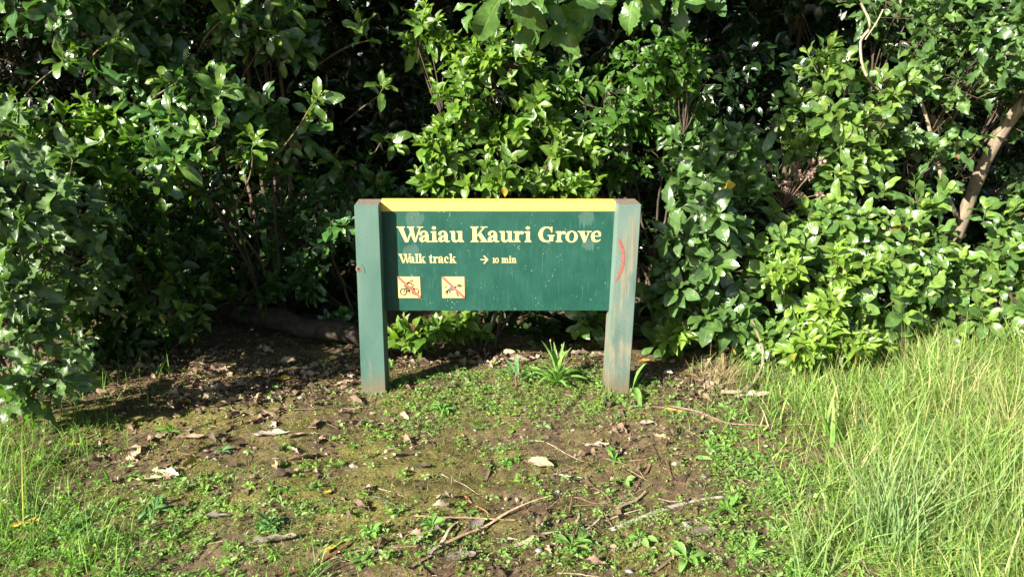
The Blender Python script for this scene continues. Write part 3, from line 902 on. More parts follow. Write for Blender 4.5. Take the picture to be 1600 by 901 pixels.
shrub('toothed_leaf_shrub', 'grey-green glossy shrub with wavy toothed leaves at the left edge above the grass', (-1.95, 2.95),
      [LB(30, 300, 2.75, 85), LB(60, 400, 2.7, 95), LB(40, 510, 2.7, 95), LB(70, 600, 2.75, 75, 50), LB(-60, 420, 3.1, 100, 200), ((-1.82, 3.08, .65), (.22, .2, .35), 2.2), ((-2.0, 3.2, .8), (.28, .2, .3), 1.8), ((-2.35, 3.15, .5), (.35, .3, .4), 2), ((-2.4, 3.1, .85), (.4, .35, .35), 2.2), ((-2.15, 3.35, .8), (.3, .3, .4), 1.6)],  # lobes in world coordinates added towards the left to shade the log gap
      T_TOOTH, .135, .40, GREY, (.12, .2, .05), 430, 9, .06, material=M_TOOTH, young=.2, light=.7, spread=(85, 35))
shrub('small_leaf_shrub', 'bright green small-leaved shrub at the upper left behind the grey-green toothed shrub', (-2.35, 3.9),
      [LB(60, 230, 3.35, 90, 60), LB(150, 260, 3.45, 70, 60), LB(20, 190, 3.4, 70, 50), LB(-60, 260, 3.5, 110, 120), LB(150, 190, 3.6, 60, 40)],
      T_SMALL, .078, .5, (.10, .19, .025), YEL, 330, 8, .09, material=M_SOFT, young=.5)
shrub('small_leaf_shrub', 'dark small-leaved shrub at the left between the grey-green toothed shrub and the fallen log', (-1.85, 3.95),
      [LB(200, 330, 3.85, 80, 90), LB(150, 430, 3.7, 80, 80), LB(230, 480, 3.75, 70, 70), LB(170, 540, 3.55, 70, 60), LB(260, 400, 4.0, 70, 90), ((-1.6, 3.45, .5), (.25, .2, .35), 1.2), LB(330, 430, 3.85, 60, 50), LB(410, 450, 3.9, 45, 45, w=.8), LB(300, 360, 3.9, 60, 60)],
      T_SMALL, .075, .5, DARKG, BR, 640, 8, .09, material=M_SOFT, young=.4)


def sprig(fo, st, tip, frm, T, size, wr, ca, cb, nl=10, ax=None, ln=.1):
    ax = ax if ax is not None else (tip - frm)
    b0 = shoot(fo, T, tip, np.array(ax, float), ln, nl, size, wr, ca, cb, .6, .4)
    tube(st, bez(frm, (frm + b0) / 2 + rng.normal(0, .03, 3), b0, 8), np.linspace(.006, .0025, 8), (.14, .11, .06), 5)
    tube(st, [b0, tip], (.0025, .0012), (.13, .16, .05), 3)


def ex3(st, fo):
    sprig(fo, st, P(500, 150, 3.3), P(400, 270, 3.7), T_BROAD, .11, .42, MIDG, YEL, 9)
    sprig(fo, st, P(345, 135, 3.2), P(330, 260, 3.6), T_BROAD, .11, .40, MIDG, YEL, 9)
    sprig(fo, st, P(290, 490, 3.3), P(200, 420, 3.6), T_SMALL, .075, .5, BR, YEL, 9)
    sprig(fo, st, P(400, 215, 3.2), P(360, 330, 3.7), T_BROAD, .10, .42, BR, YEL, 8)
    for (px, py, Y) in ((380, 250, 3.5), (250, 280, 3.3), (420, 260, 3.6), (310, 210, 3.3), (480, 180, 3.6), (250, 130, 3.4), (440, 60, 3.6), (370, 20, 3.5), (300, 300, 3.5), (560, 40, 3.7), (600, 130, 3.8), (520, 250, 3.8), (190, 60, 3.5), (100, 90, 3.5), (620, 230, 3.9), (470, 10, 3.6)):
        sprig(fo, st, P(px, py, Y), P(px - 60, py + 60, Y + .4), T_BROAD, .12, .38, MIDG, YEL, 8, ax=(random.uniform(-.6, .8), -.6, random.uniform(-.5, .6)))
    for x_, a_ in ((425, .02), (446, -.02), (402, .04), (468, 0)):      # bare upright stems in the dark gap
        g_ = P(x_, 500, 4.25)
        tube(st, spline([(g_[0], 4.25, .02), (g_[0] + a_, 4.27, .5), (g_[0] - a_, 4.3, 1.0), (g_[0] + a_, 4.2, 1.7)], 10), np.linspace(.014, .008, 10), (.10, .07, .045), 7)


shrub('broad_leaf_shrub', 'tall dark glossy broad-leaved shrub left of the sign with lit sprigs at its top', (-1.25, 4.05),
      [LB(330, 170, 3.6, 90, 70), LB(270, 240, 3.5, 80, 55), LB(420, 200, 3.7, 60, 70), LB(220, 110, 3.8, 80, 60), LB(400, 40, 3.9, 90, 60), LB(150, 30, 3.9, 120, 60), LB(330, 300, 3.75, 60, 30)],
      T_BROAD, .125, .38, (.045, .115, .032), YEL, 230, 9, .1, material=M_GLOSS, extra=ex3, young=.3)
shrub('broad_leaf_shrub', 'sparse dark glossy shrub close behind the left post', (-.80, 4.15),
      [LB(510, 340, 3.9, 50, 60), LB(480, 430, 3.95, 45, 60), LB(540, 280, 4.0, 60, 40), LB(520, 500, 3.9, 35, 30), LB(600, 300, 4.1, 60, 50), LB(450, 350, 4.1, 60, 60), LB(400, 440, 4.2, 60, 50), LB(330, 380, 4.2, 60, 60), LB(540, 530, 3.85, 30, 20)],
      T_BROAD, .09, .45, (.04, .11, .03), BR, 230, 7, .09, material=M_GLOSS)
shrub('small_leaf_shrub', 'bright green small-leaved shrub rising just behind the middle of the sign', (-.12, 3.75),
      [LB(690, 230, 3.6, 45, 50), LB(775, 275, 3.55, 70, 40), LB(870, 290, 3.6, 70, 30), LB(720, 150, 3.7, 45, 50), LB(800, 190, 3.8, 80, 50), LB(690, 285, 3.55, 40, 35), LB(760, 90, 3.85, 70, 50), LB(880, 220, 3.8, 60, 40, w=.7), LB(660, 60, 3.9, 50, 50, w=.6), LB(650, 520, 3.5, 45, 35), LB(710, 510, 3.65, 60, 25)],
      T_SMALL, .082, .52, (.08, .165, .024), (.19, .28, .038), 400, 8, .09, material=M_SOFT, young=.6)
shrub('small_leaf_shrub', 'dark small-leaved shrub in the upper middle, right of the brightest one behind the sign', (.75, 4.2),
      [LB(1040, 110, 3.8, 70, 55), LB(960, 170, 3.9, 70, 60), LB(1060, 190, 3.95, 70, 55), LB(900, 230, 4.0, 80, 50), LB(870, 140, 4.0, 80, 50), LB(980, 260, 4.0, 60, 30), LB(1080, 100, 3.7, 40, 30)],
      T_SMALL, .08, .5, (.055, .135, .022), BR, 380, 8, .1, material=M_SOFT, young=.5)


def ex7(st, fo):
    sprig(fo, st, P(905, 515, 3.45), P(960, 420, 3.8), T_BROAD, .10, .48, MIDG, MIDG, 8, ax=(-.3, -.4, -.5))
    sprig(fo, st, P(1040, 370, 3.25), P(1120, 420, 3.6), T_BROAD, .12, .42, GREY, BR, 9, ax=(-.6, -.4, .1))


shrub('broad_leaf_shrub', 'large glossy broad-leaved shrub beside the right post, leaning towards it', (.98, 3.75),
      [LB(1090, 270, 3.7, 55, 50), LB(1090, 370, 3.45, 65, 60), LB(1060, 430, 3.45, 50, 45), LB(1110, 480, 3.45, 60, 45), LB(1150, 240, 3.75, 50, 45), LB(1140, 330, 3.55, 60, 50), LB(930, 500, 3.6, 30, 25), LB(1040, 530, 3.6, 40, 25)],
      T_BROAD, .135, .42, (.075, .14, .045), BR, 190, 8, .08, material=M_GLOSS, extra=ex7)


def ex8(st, fo):
    # curved bare stems coming down to the ground at the shrub's near edge
    a = G(1185, 615)
    tube(st, spline([P(1175, 500, 3.35), P(1192, 545, 3.32), P(1186, 585, 3.3), (a[0] - .06, a[1], .015), (a[0] - .16, a[1], .01)], 14), np.linspace(.006, .010, 14), (.22, .17, .11), 7)
    tube(st, spline([P(1110, 560, 3.4), P(1100, 580, 3.38), P(1112, 600, 3.36), (a[0] - .12, a[1] + .02, .01)], 10), .006, (.22, .17, .11), 6)
    tube(st, [P(1131, 480, 3.5), P(1130, 600, 3.35)], (.005, .007), (.14, .09, .05), 6)


shrub('bushy_shrub', 'wide sunlit bushy shrub filling the right side above the long grass', (1.75, 3.85),
      [LB(1220, 400, 3.55, 65, 60), LB(1310, 350, 3.6, 70, 50), LB(1270, 460, 3.45, 70, 50), LB(1390, 380, 3.65, 80, 60), LB(1380, 460, 3.55, 80, 60), LB(1200, 530, 3.4, 60, 40), LB(1290, 540, 3.4, 70, 35),
       LB(1480, 420, 3.7, 80, 60), LB(1560, 400, 3.7, 70, 80), LB(1500, 500, 3.6, 80, 50), LB(1590, 480, 3.6, 70, 70), LB(1430, 320, 3.8, 70, 40), LB(1680, 420, 3.8, 90, 140)],
      T_BROAD, .105, .48, (.075, .15, .04), (.19, .29, .045), 640, 8, .08, material=M_GLOSS, extra=ex8, young=.55, trunk=.014)
shrub('small_leaf_shrub', 'pale green pointed-leaf shrub growing through the foot of the wide sunlit shrub', (1.35, 3.5),
      [LB(1290, 480, 3.28, 50, 35), LB(1260, 540, 3.22, 50, 30), LB(1340, 530, 3.25, 55, 25), LB(1230, 430, 3.35, 40, 35), LB(1320, 410, 3.35, 45, 30), LB(1060, 520, 3.4, 30, 25)],
      T_SMALL, .08, .42, (.14, .24, .035), (.26, .36, .06), 130, 8, .08, material=M_SOFT, young=.5)
shrub('broad_leaf_shrub', 'upright light green shrub with clustered leaf tips above the dry flower heads', (1.40, 4.25),
      [LB(1280, 110, 3.9, 50, 45), LB(1310, 190, 3.85, 60, 50), LB(1250, 200, 3.9, 45, 50), LB(1350, 240, 3.85, 55, 45), LB(1290, 270, 3.85, 55, 35), LB(1380, 150, 4.0, 45, 50)],
      T_BROAD, .11, .42, (.07, .14, .03), (.19, .28, .05), 120, 9, .1, material=M_GLOSS, young=.6)


def ex10(st, fo):
    # mottled leaning trunk and its bare branches
    tube(st, spline([(2.38, 4.35, .0), P(1497, 360, 4.3), P(1525, 285, 4.25), P(1557, 220, 4.2), P(1603, 155, 4.15), P(1680, 60, 4.1), P(1740, -60, 4.2)], 26), np.linspace(.037, .026, 26) * (1 + rng.normal(0, .05, 26)), (.19, .15, .10), 14)
    tube(st, spline([P(1420, 165, 4.0), P(1375, 145, 4.0), P(1350, 110, 4.0), P(1345, 65, 4.0), P(1360, 40, 4.0), P(1345, 5, 4.0)], 16), np.linspace(.008, .006, 16), (.33, .28, .19), 7)
    tube(st, spline([P(1352, 62, 4.0), P(1370, 35, 3.97), P(1380, 15, 3.95)], 7), .004, (.33, .28, .19), 5)
    tube(st, spline([P(1500, 350, 4.3), P(1475, 290, 4.1), P(1460, 230, 4.05), P(1440, 160, 4.05), P(1420, 110, 4.0)], 14), np.linspace(.013, .007, 14), (.30, .24, .17), 7)
    tube(st, spline([P(1440, 160, 4.05), P(1400, 115, 4.0), P(1380, 130, 3.95)], 9), .007, (.24, .17, .12), 6)


shrub('toothed_leaf_tree', 'small tree with holly-like toothed leaves and a mottled leaning trunk at the upper right', (2.05, 4.45),
      [LB(1440, 70, 4.0, 65, 50), LB(1500, 130, 3.95, 70, 50), LB(1400, 190, 4.05, 50, 50), LB(1560, 60, 4.0, 70, 60), LB(1450, 230, 4.05, 60, 50), LB(1590, 150, 4.2, 60, 60), LB(1500, 10, 4.0, 120, 50), LB(1590, 280, 4.5, 50, 40), LB(1380, 20, 4.3, 90, 50), LB(1750, 50, 4.3, 140, 120)],
      T_TOOTH, .12, .46, (.058, .12, .036), (.14, .23, .04), 260, 7, .11, material=M_TOOTH, cat='tree', group=None, extra=ex10, fol='crown', stm='trunk', trunk=.010)


def ex_hang(st, fo):
    for (px, py, Y, ax, nl, sz) in ((790, -5, 2.5, (-.1, -.35, -1), 8, .20), (868, 40, 2.6, (.1, -.3, -1), 6, .19), (915, 5, 2.7, (.5, -.4, -.5), 7, .18), (850, 5, 2.55, (.3, -.5, -.3), 7, .18),
                                (1060, 0, 3.0, (.2, -.5, -.4), 7, .17), (740, 10, 2.8, (-.7, -.3, -.4), 6, .15), (1000, -10, 2.9, (0, -.4, -.8), 7, .17)):
        sprig(fo, st, P(px, py, Y), P(px + 40, py - 190, Y + .45), T_HANG, sz, .42, (.06, .13, .035), BR, nl, ax=ax, ln=.07)


def bigtree(label, base, lobes, T, size, nsh, crot, trunkr, spread=(85, 45), up=-.3, **k):
    return shrub('overhanging_tree', label, base, lobes, T, size, .45, crot, BR, nsh, 9, .14, cat='tree', group='trees arching over the thicket',
                 fol='crown', stm='trunk', trunk=trunkr, spread=spread, up=up, front=.2, **k)


bigtree('tree whose large toothed leaves hang into view at the top middle above the sign', (.55, 5.6),
        [LB(790, -40, 2.7, 75, 35, w=.35), LB(900, -50, 2.9, 80, 35, w=.3), LB(1060, -20, 3.3, 90, 45, w=.5), ((.5, 4.35, 2.1), (.55, .35, .33), 3), ((1.4, 4.4, 2.1), (.55, .35, .33), 3), ((2.3, 4.7, 2.2), (.6, .35, .35), 3), ((3.2, 4.7, 2.2), (.6, .35, .35), 3), ((.3, 3.9, 2.75), (.9, .6, .35), 5), ((1.4, 4.4, 2.8), (.9, .6, .4), 5)],  # lobes in world coordinates sit above view, added to shade the back bushes
        T_HANG, .16, 560, (.045, .12, .03), .06, material=M_TOOTH, mono=(.5, 5.3, 2.5), extra=ex_hang)
bigtree('dark tree arching over the upper left corner of the thicket', (-2.9, 4.4),
        [((-2.5, 3.1, 2.2), (.55, .45, .3), 3), ((-3.6, 4.2, 2.05), (.6, .35, .35), 3), ((-2.7, 4.15, 2.0), (.55, .35, .33), 3), ((-2.35, 3.2, 2.08), (.45, .4, .22), 3), ((-1.75, 3.2, 2.1), (.4, .35, .22), 2), ((-2.2, 3.6, 2.2), (.7, .5, .3), 3), ((-1.4, 3.9, 2.35), (.6, .5, .3), 3), ((-3.5, 2.8, 2.4), (.7, .6, .5), 2), ((-2.7, 4.2, 2.6), (.8, .6, .5), 2), LB(60, 10, 3.0, 90, 40, w=.8)],  # lobes in world coordinates are unseen, placed sunward to shade the upper left
        T_BROAD, .12, 860, (.03, .085, .02), .06, material=M_GLOSS, mono=(-2.9, 4.6, 2.2))
bigtree('unseen tree added to shade the deep gap left of the middle', (-.5, 5.7),
        [((-1.9, 4.2, 2.0), (.55, .35, .32), 3), ((-1.1, 4.25, 2.0), (.55, .35, .32), 3), ((-.3, 4.3, 2.05), (.55, .35, .32), 3), ((-.7, 4.4, 2.45), (.7, .5, .4), 3), ((.1, 4.6, 2.5), (.8, .5, .45), 3), ((-1.5, 4.7, 2.6), (.8, .6, .5), 3), ((.9, 4.9, 2.7), (.9, .6, .5), 3), ((-.4, 5.2, 3.1), (1.3, .8, .6), 4)],  # whole canopy lies above view, added to keep sun off the back
        T_BACK, .13, 1000, (.03, .08, .02), .06, material=M_GLOSS, mono=(-.5, 5.4, 2.5))

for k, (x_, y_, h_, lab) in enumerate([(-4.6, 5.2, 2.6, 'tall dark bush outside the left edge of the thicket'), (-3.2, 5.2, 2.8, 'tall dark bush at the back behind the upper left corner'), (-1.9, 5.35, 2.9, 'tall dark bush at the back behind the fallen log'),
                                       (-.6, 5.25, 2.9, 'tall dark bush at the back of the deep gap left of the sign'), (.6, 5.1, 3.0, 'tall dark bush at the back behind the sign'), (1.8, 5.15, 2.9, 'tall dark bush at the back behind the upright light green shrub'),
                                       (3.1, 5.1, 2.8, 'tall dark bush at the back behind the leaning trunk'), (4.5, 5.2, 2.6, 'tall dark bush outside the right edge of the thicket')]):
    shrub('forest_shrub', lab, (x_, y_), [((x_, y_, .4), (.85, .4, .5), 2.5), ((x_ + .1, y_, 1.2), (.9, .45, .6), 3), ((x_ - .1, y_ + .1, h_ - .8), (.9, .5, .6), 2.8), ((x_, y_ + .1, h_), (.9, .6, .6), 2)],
          T_BACK, .12, .42, (.014, .038, .010), (.022, .055, .012), 620, 8, .12, group='dark bushes at the back', material=M_GLOSS, trunk=.02)  # leaf colour lowered to deepen the shade behind the front shrubs
# forest mass farther back
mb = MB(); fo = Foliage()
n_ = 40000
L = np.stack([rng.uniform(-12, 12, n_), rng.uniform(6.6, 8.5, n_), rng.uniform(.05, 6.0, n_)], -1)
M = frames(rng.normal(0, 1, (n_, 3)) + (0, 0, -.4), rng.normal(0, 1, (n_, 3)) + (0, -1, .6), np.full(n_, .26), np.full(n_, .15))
fo.put(T_BACK, M, L, np.array([(.013, .036, .010)]) * rng.uniform(.6, 1.4, (n_, 1)))  # leaf colour kept near black for the shaded depth
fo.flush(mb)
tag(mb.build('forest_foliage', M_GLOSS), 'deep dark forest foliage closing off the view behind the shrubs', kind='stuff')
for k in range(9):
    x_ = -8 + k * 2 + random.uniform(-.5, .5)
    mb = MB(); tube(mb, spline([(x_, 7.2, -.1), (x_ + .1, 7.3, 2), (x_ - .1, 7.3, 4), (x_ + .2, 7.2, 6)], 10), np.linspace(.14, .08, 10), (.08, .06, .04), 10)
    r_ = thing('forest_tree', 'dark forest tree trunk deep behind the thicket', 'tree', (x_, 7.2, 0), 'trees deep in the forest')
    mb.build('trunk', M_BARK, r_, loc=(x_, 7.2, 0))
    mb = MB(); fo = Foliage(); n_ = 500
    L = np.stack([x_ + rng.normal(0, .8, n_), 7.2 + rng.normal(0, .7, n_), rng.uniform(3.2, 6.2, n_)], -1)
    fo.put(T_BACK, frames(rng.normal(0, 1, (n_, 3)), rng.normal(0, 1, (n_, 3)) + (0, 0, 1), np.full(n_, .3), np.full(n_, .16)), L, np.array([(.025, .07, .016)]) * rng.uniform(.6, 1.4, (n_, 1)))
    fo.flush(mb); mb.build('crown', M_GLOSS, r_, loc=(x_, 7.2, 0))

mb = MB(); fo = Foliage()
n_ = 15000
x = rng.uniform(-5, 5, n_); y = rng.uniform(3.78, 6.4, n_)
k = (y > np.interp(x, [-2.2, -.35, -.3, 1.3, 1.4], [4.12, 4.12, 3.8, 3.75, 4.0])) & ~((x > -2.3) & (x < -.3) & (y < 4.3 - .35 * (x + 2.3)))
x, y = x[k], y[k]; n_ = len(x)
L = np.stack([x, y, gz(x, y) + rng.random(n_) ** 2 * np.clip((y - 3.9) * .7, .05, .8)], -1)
fo.put(T_BACK, frames(rng.normal(0, 1, (n_, 3)) * (1, 1, .6), rng.normal(0, .6, (n_, 3)) + (0, -.3, 1), rng.uniform(.07, .14, n_), rng.uniform(.03, .06, n_)), L, np.array([(.02, .045, .012)]) * rng.uniform(.5, 1.5, (n_, 1)))  # dark leaves added over sunlit soil, shade put into their colour
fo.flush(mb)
tag(mb.build('undergrowth', M_SOFT), 'dark low undergrowth added to blacken the ground beneath the shrubs', kind='stuff')

# fallen log in the gap
mb = MB()
pl = spline([(-2.1, 4.35, .11), (-1.55, 4.02, .075), (-1.15, 3.82, .06), (-.75, 3.68, .05), (-.45, 3.62, .03)], 30)
pl[:, 2] += .03 + gz(pl[:, 0], pl[:, 1])
rr = np.linspace(.064, .042, 30) * (1 + rng.normal(0, .035, 30))
tube(mb, pl, rr, (.034, .027, .019), 18)  # bark colour darkened to stand in for shade on the log
o = mb.build('fallen_log', attr_mat('shade-darkened bark', rough=.9, scale=24, lo=.4, hi=1.7, bump=.9, dist=.01))
tag(o, 'long brown fallen log lying in shade under the shrubs left of the sign', 'log')

# dry flower heads on the shrub
mb = MB(); fo = Foliage(); st = MB()
c0 = P(1235, 275, 3.72)
root = thing('dry_flower_head', 'cluster of dry pinkish-brown flower heads beside the upright light green shrub', 'flower head', tuple(c0))
for k in range(26):
    c = c0 + rng.normal(0, 1, 3) * (.085, .05, .05)
    n_ = 26
    v = norm(rng.normal(0, 1, (n_, 3)))
    fo.put(T_TINY, frames(v, rng.normal(0, 1, (n_, 3)), rng.uniform(.012, .022, n_), rng.uniform(.006, .012, n_)), c + v * .004, np.array([(.36, .25, .20)]) * rng.uniform(.5, 1.3, (n_, 1)))
    tube(st, bez(c0 + (0, .05, -.16), (c0 + c) / 2 + (0, 0, -.05), c, 6), .0016, (.2, .13, .09), 4)
tube(st, spline([c0 + (0, .05, -.16), c0 + (.02, .12, -.5), (c0[0] + .05, c0[1] + .2, 0)], 10), np.linspace(.004, .008, 10), (.16, .11, .07), 6)
fo.flush(mb); mb.build('bracts', M_DRY, root, loc=c0); st.build('stem', M_BARK, root, loc=c0)

# ================================================================== GRASS AND GROUND COVER


def blades(mb, bx, by, length, width, az, lean, bend, cols, tipc=None, rows=6, z0=None):
    n = len(bx)
    t = np.linspace(0, 1, rows)
    ang = lean[:, None] + bend[:, None] * t[None] ** 1.3
    seg = length[:, None] / (rows - 1)
    hx = np.concatenate([np.zeros((n, 1)), np.cumsum(np.sin((ang[:, 1:] + ang[:, :-1]) / 2), 1) * seg], 1)
    hz = np.concatenate([np.zeros((n, 1)), np.cumsum(np.cos((ang[:, 1:] + ang[:, :-1]) / 2), 1) * seg], 1)
    z = (gz(bx, by) if z0 is None else z0)[:, None] + hz - .004
    px = bx[:, None] + hx * np.cos(az)[:, None]; py = by[:, None] + hx * np.sin(az)[:, None]
    z = np.maximum(z, gz(px, py) + .004)
    tw = az + np.pi / 2 + rng.normal(0, .5, n)
    w = width[:, None] * (np.minimum(1, .55 + 2 * t) * (1 - t ** 2.2))[None] / 2 + .0001
    ox, oy = np.cos(tw)[:, None] * w, np.sin(tw)[:, None] * w
    A = np.stack([px - ox, py - oy, z], -1); B = np.stack([px + ox, py + oy, z + .15 * w], -1)
    v = np.stack([A, B], 2).reshape(-1, 3)
    i = (np.arange(n) * rows * 2)[:, None] + (np.arange(rows - 1) * 2)[None]
    q = np.stack([i, i + 1, i + 3, i + 2], -1).reshape(-1, 4)
    c = cols[:, None, :] * (1 + 0 * t[None, :, None])
    if tipc is not None:
        k = (t[None, :, None] ** 2) * rng.random((n, 1, 1)) * 1.2
        c = c * (1 - np.clip(k, 0, 1)) + tipc * np.clip(k, 0, 1)
    c = np.repeat(c, 2, 1).reshape(-1, 3)
    l_ = np.zeros((len(v), 3), np.float32); l_[:, 0] = .5; l_[:, 1] = np.tile(np.repeat(t, 2), n)
    mb.add(v, q, c, l_)


def scatter(n, f, x0=-2.5, x1=2.6, y0=1.55, y1=4.0, seed=1):
    x = rng.uniform(x0, x1, n); y = rng.uniform(y0, y1, n)
    d = f(x, y) * (.35 + 1.3 * vnoise(x, y, .11, seed))
    k = rng.random(n) < d
    return x[k], y[k]


def poly_right(x, y):
    # long grass field at the right: its left boundary wanders from the shrub foot to the lower edge of the view
    bx = np.interp(y, [1.5, 1.9, 2.2, 2.6, 3.0, 3.3, 3.7], [.82, .86, .88, .98, 1.10, 1.10, 1.05])
    return np.clip((x - bx + .12) / .55, 0, 1) ** .8 * np.clip((3.95 - y) / .2, 0, 1) * np.clip(.35 + 1.1 * vnoise(x, y, .17, 77), 0, 1)


def pick(n, cols, p):
    c = np.array(cols)[rng.choice(len(cols), n, p=p)]
    return c * rng.uniform(.75, 1.25, (n, 1))


mb = MB()
x, y = scatter(80000, lambda a, b: poly_right(a, b) * .75, x0=.8, x1=3.2)
n_ = len(x)
blades(mb, x, y, rng.uniform(.07, .27, n_) * np.interp(x, [.75, 1.1, 1.5, 2.4], [.3, .6, .95, 1.1]) * (.6 + .9 * vnoise(x, y, .2, 78)), rng.uniform(.002, .0058, n_), rng.normal(2.6, 2.0, n_), np.abs(rng.normal(.45, .45, n_)), rng.uniform(.4, 2.6, n_),
       pick(n_, [(.20, .33, .05), (.28, .42, .10), (.15, .29, .09), (.56, .52, .26)], [.40, .36, .16, .08]), np.array((.30, .40, .13)))
x, y = scatter(11000, lambda a, b: poly_right(a, b) * .6, x0=.8, x1=3.2)       # straw stems
n_ = len(x)
blades(mb, x, y, rng.uniform(.12, .30, n_) * np.interp(x, [.75, 1.1, 1.5], [.3, .6, 1]), rng.uniform(.0012, .0022, n_), rng.normal(2.8, 1.2, n_), np.abs(rng.normal(.3, .3, n_)), rng.uniform(.0, .9, n_), pick(n_, [(.50, .42, .20), (.35, .34, .12)], [.6, .4]))
tag(mb.build('grass', M_GRASS), 'long yellow-green grass filling the lower right corner', kind='stuff')

f_lgrass = blobs([(20, 720, 80, 70, 1.3), (60, 880, 150, 60, 1.0), (-60, 800, 120, 120, 1), (190, 600, 80, 25, .35), (440, 900, 60, 30, .3), (1190, 600, 60, 20, .6), (1150, 650, 70, 30, .4)])
mb = MB()
x, y = scatter(34000, f_lgrass, seed=9)
n_ = len(x)
blades(mb, x, y, rng.uniform(.05, .17, n_), rng.uniform(.002, .0042, n_), rng.uniform(0, 6.28, n_), np.abs(rng.normal(.2, .25, n_)), rng.uniform(.2, 1.5, n_), pick(n_, [(.12, .26, .035), (.19, .34, .06), (.08, .18, .04)], [.4, .4, .2]), np.array((.28, .38, .09)))
tag(mb.build('short_grass', M_GRASS), 'fresh green grass along the left edge below the grey-green shrub', kind='stuff')

# fine grass seedlings all over
mb = MB()
x, y = scatter(34000, lambda a, b: .2 + .5 * f_weed(a, b) + 0 * a, seed=21)
n_ = len(x)
blades(mb, x, y, rng.uniform(.012, .05, n_), rng.uniform(.0012, .0026, n_), rng.uniform(0, 6.28, n_), np.abs(rng.normal(.5, .4, n_)), rng.uniform(.2, 1.4, n_), pick(n_, [(.13, .26, .05), (.18, .30, .05), (.32, .27, .11)], [.45, .35, .2]), rows=4)
tag(mb.build('seedling_grass', M_GRASS), 'thin grass seedlings scattered over the mossy soil', kind='stuff')

# moss tufts
mb = MB()
x, y = scatter(260000, lambda a, b: np.clip((.32 + .42 * f_moss(a, b)) * (1.5 * vnoise(a, b, .12, 5) + 1.0 * vnoise(a, b, .035, 6)) - .30, 0, 1) * 2.2 + .03, seed=5)
n_ = len(x)
blades(mb, x, y, rng.uniform(.006, .017, n_), rng.uniform(.002, .0038, n_), rng.uniform(0, 6.28, n_), np.abs(rng.normal(.4, .4, n_)), rng.uniform(0, 1, n_), pick(n_, [(.19, .19, .035), (.11, .11, .025), (.28, .27, .06), (.13, .09, .035)], [.35, .3, .2, .15]), rows=3)
tag(mb.build('moss', M_GRASS), 'yellow-olive moss tufts in patches on the soil', kind='stuff')

# small leafy ground weeds (clover-like and rosette)
mb = MB(); fo = Foliage()
x, y = scatter(58000, lambda a, b: f_weed(a, b) + .04, seed=33)
for a, b in zip(x, y):
    k = random.randint(3, 7); ph = random.uniform(0, 6.28) + np.arange(k) * 6.283 / k + rng.normal(0, .25, k)
    el = rng.uniform(.1, .9, k)
    d = np.stack([np.cos(ph) * np.cos(el), np.sin(ph) * np.cos(el), np.sin(el)], -1)
    s = random.uniform(.004, .011) if random.random() < .88 else random.uniform(.011, .024)
    hgt = random.uniform(.003, .022)
    big = (a < -.55 and b < 2.55 and random.random() < .12) or (a > .7 and random.random() < .22) or random.random() < .02
    if big: s = random.uniform(.016, .038); hgt = .003
    L = np.array((a, b, float(gz(a, b)) + hgt)) + d * .002
    fo.put(T_TINY if s < .010 else (T_LANCE if big else T_SPOON), frames(d, np.array((0, 0, 1.)) + rng.normal(0, .3, (k, 3)), np.full(k, s) * rng.uniform(.7, 1.2, k), np.full(k, s * (random.uniform(.2, .35) if big else random.uniform(.4, .65)))), L,
           np.array(random.choice([(.17, .30, .06), (.22, .36, .07), (.13, .24, .05), (.26, .36, .14)])) * rng.uniform(.8, 1.2, (k, 1)))
fo.flush(mb)
tag(mb.build('ground_weeds', M_WEED), 'low carpet of tiny bright green leafy weeds around the sign', kind='stuff')

# fine litter: crumbs, twig bits, dead leaf fragments
mb = MB(); fo = Foliage()
x, y = scatter(46000, lambda a, b: f_litter(a, b) * .6 + .08, seed=44)
n_ = len(x)
az = rng.uniform(0, 6.28, n_); d = np.stack([np.cos(az), np.sin(az), rng.normal(0, .25, n_)], -1)
sz = rng.uniform(.006, .022, n_)
fo.put(T_BACK, frames(d, np.array((0, 0, 1.)) + rng.normal(0, .55, (n_, 3)), sz, sz * rng.uniform(.2, .7, n_)), np.stack([x, y, gz(x, y) + rng.uniform(.002, .012, n_)], -1),
       pick(n_, [(.20, .13, .085), (.33, .25, .18), (.10, .065, .045), (.38, .30, .21)], [.35, .25, .28, .12]))
x, y = scatter(9000, lambda a, b: np.clip(f_litter(a, b) * .45, 0, 1), seed=45, y1=4.4)
n_ = len(x)
az = rng.uniform(0, 6.28, n_); d = np.stack([np.cos(az), np.sin(az), rng.normal(0, .25, n_)], -1)
sz = rng.uniform(.03, .085, n_)
fo.put(T_TOOTH, frames(d, np.array((0, 0, 1.)) + rng.normal(0, .5, (n_, 3)), sz, sz * rng.uniform(.3, .5, n_)), np.stack([x, y, gz(x, y) + rng.uniform(.005, .02, n_)], -1),
       pick(n_, [(.22, .15, .10), (.36, .29, .22), (.11, .075, .055), (.42, .33, .20)], [.35, .25, .3, .10]))
fo.flush(mb)
n_ = 1500
x, y = scatter(9000, lambda a, b: f_litter(a, b) * .2 + .03, seed=46)
for a, b in zip(x, y):
    L_ = random.uniform(.015, .07); th = random.uniform(0, 6.28); z = float(gz(a, b)) + random.uniform(.003, .01)
    c, s = math.cos(th) * L_ / 2, math.sin(th) * L_ / 2
    tube(mb, [(a - c, b - s, z), (a + random.uniform(-.003, .003), b, z + random.uniform(0, .004)), (a + c, b + s, z + random.uniform(-.002, .006))], random.uniform(.0006, .0016), random.choice([(.3, .21, .14), (.16, .10, .07), (.42, .33, .24)]), 3)
x, y = scatter(2600, lambda a, b: f_soil(a, b) * .35 + f_litter(a, b) * .2 + .03, seed=47)
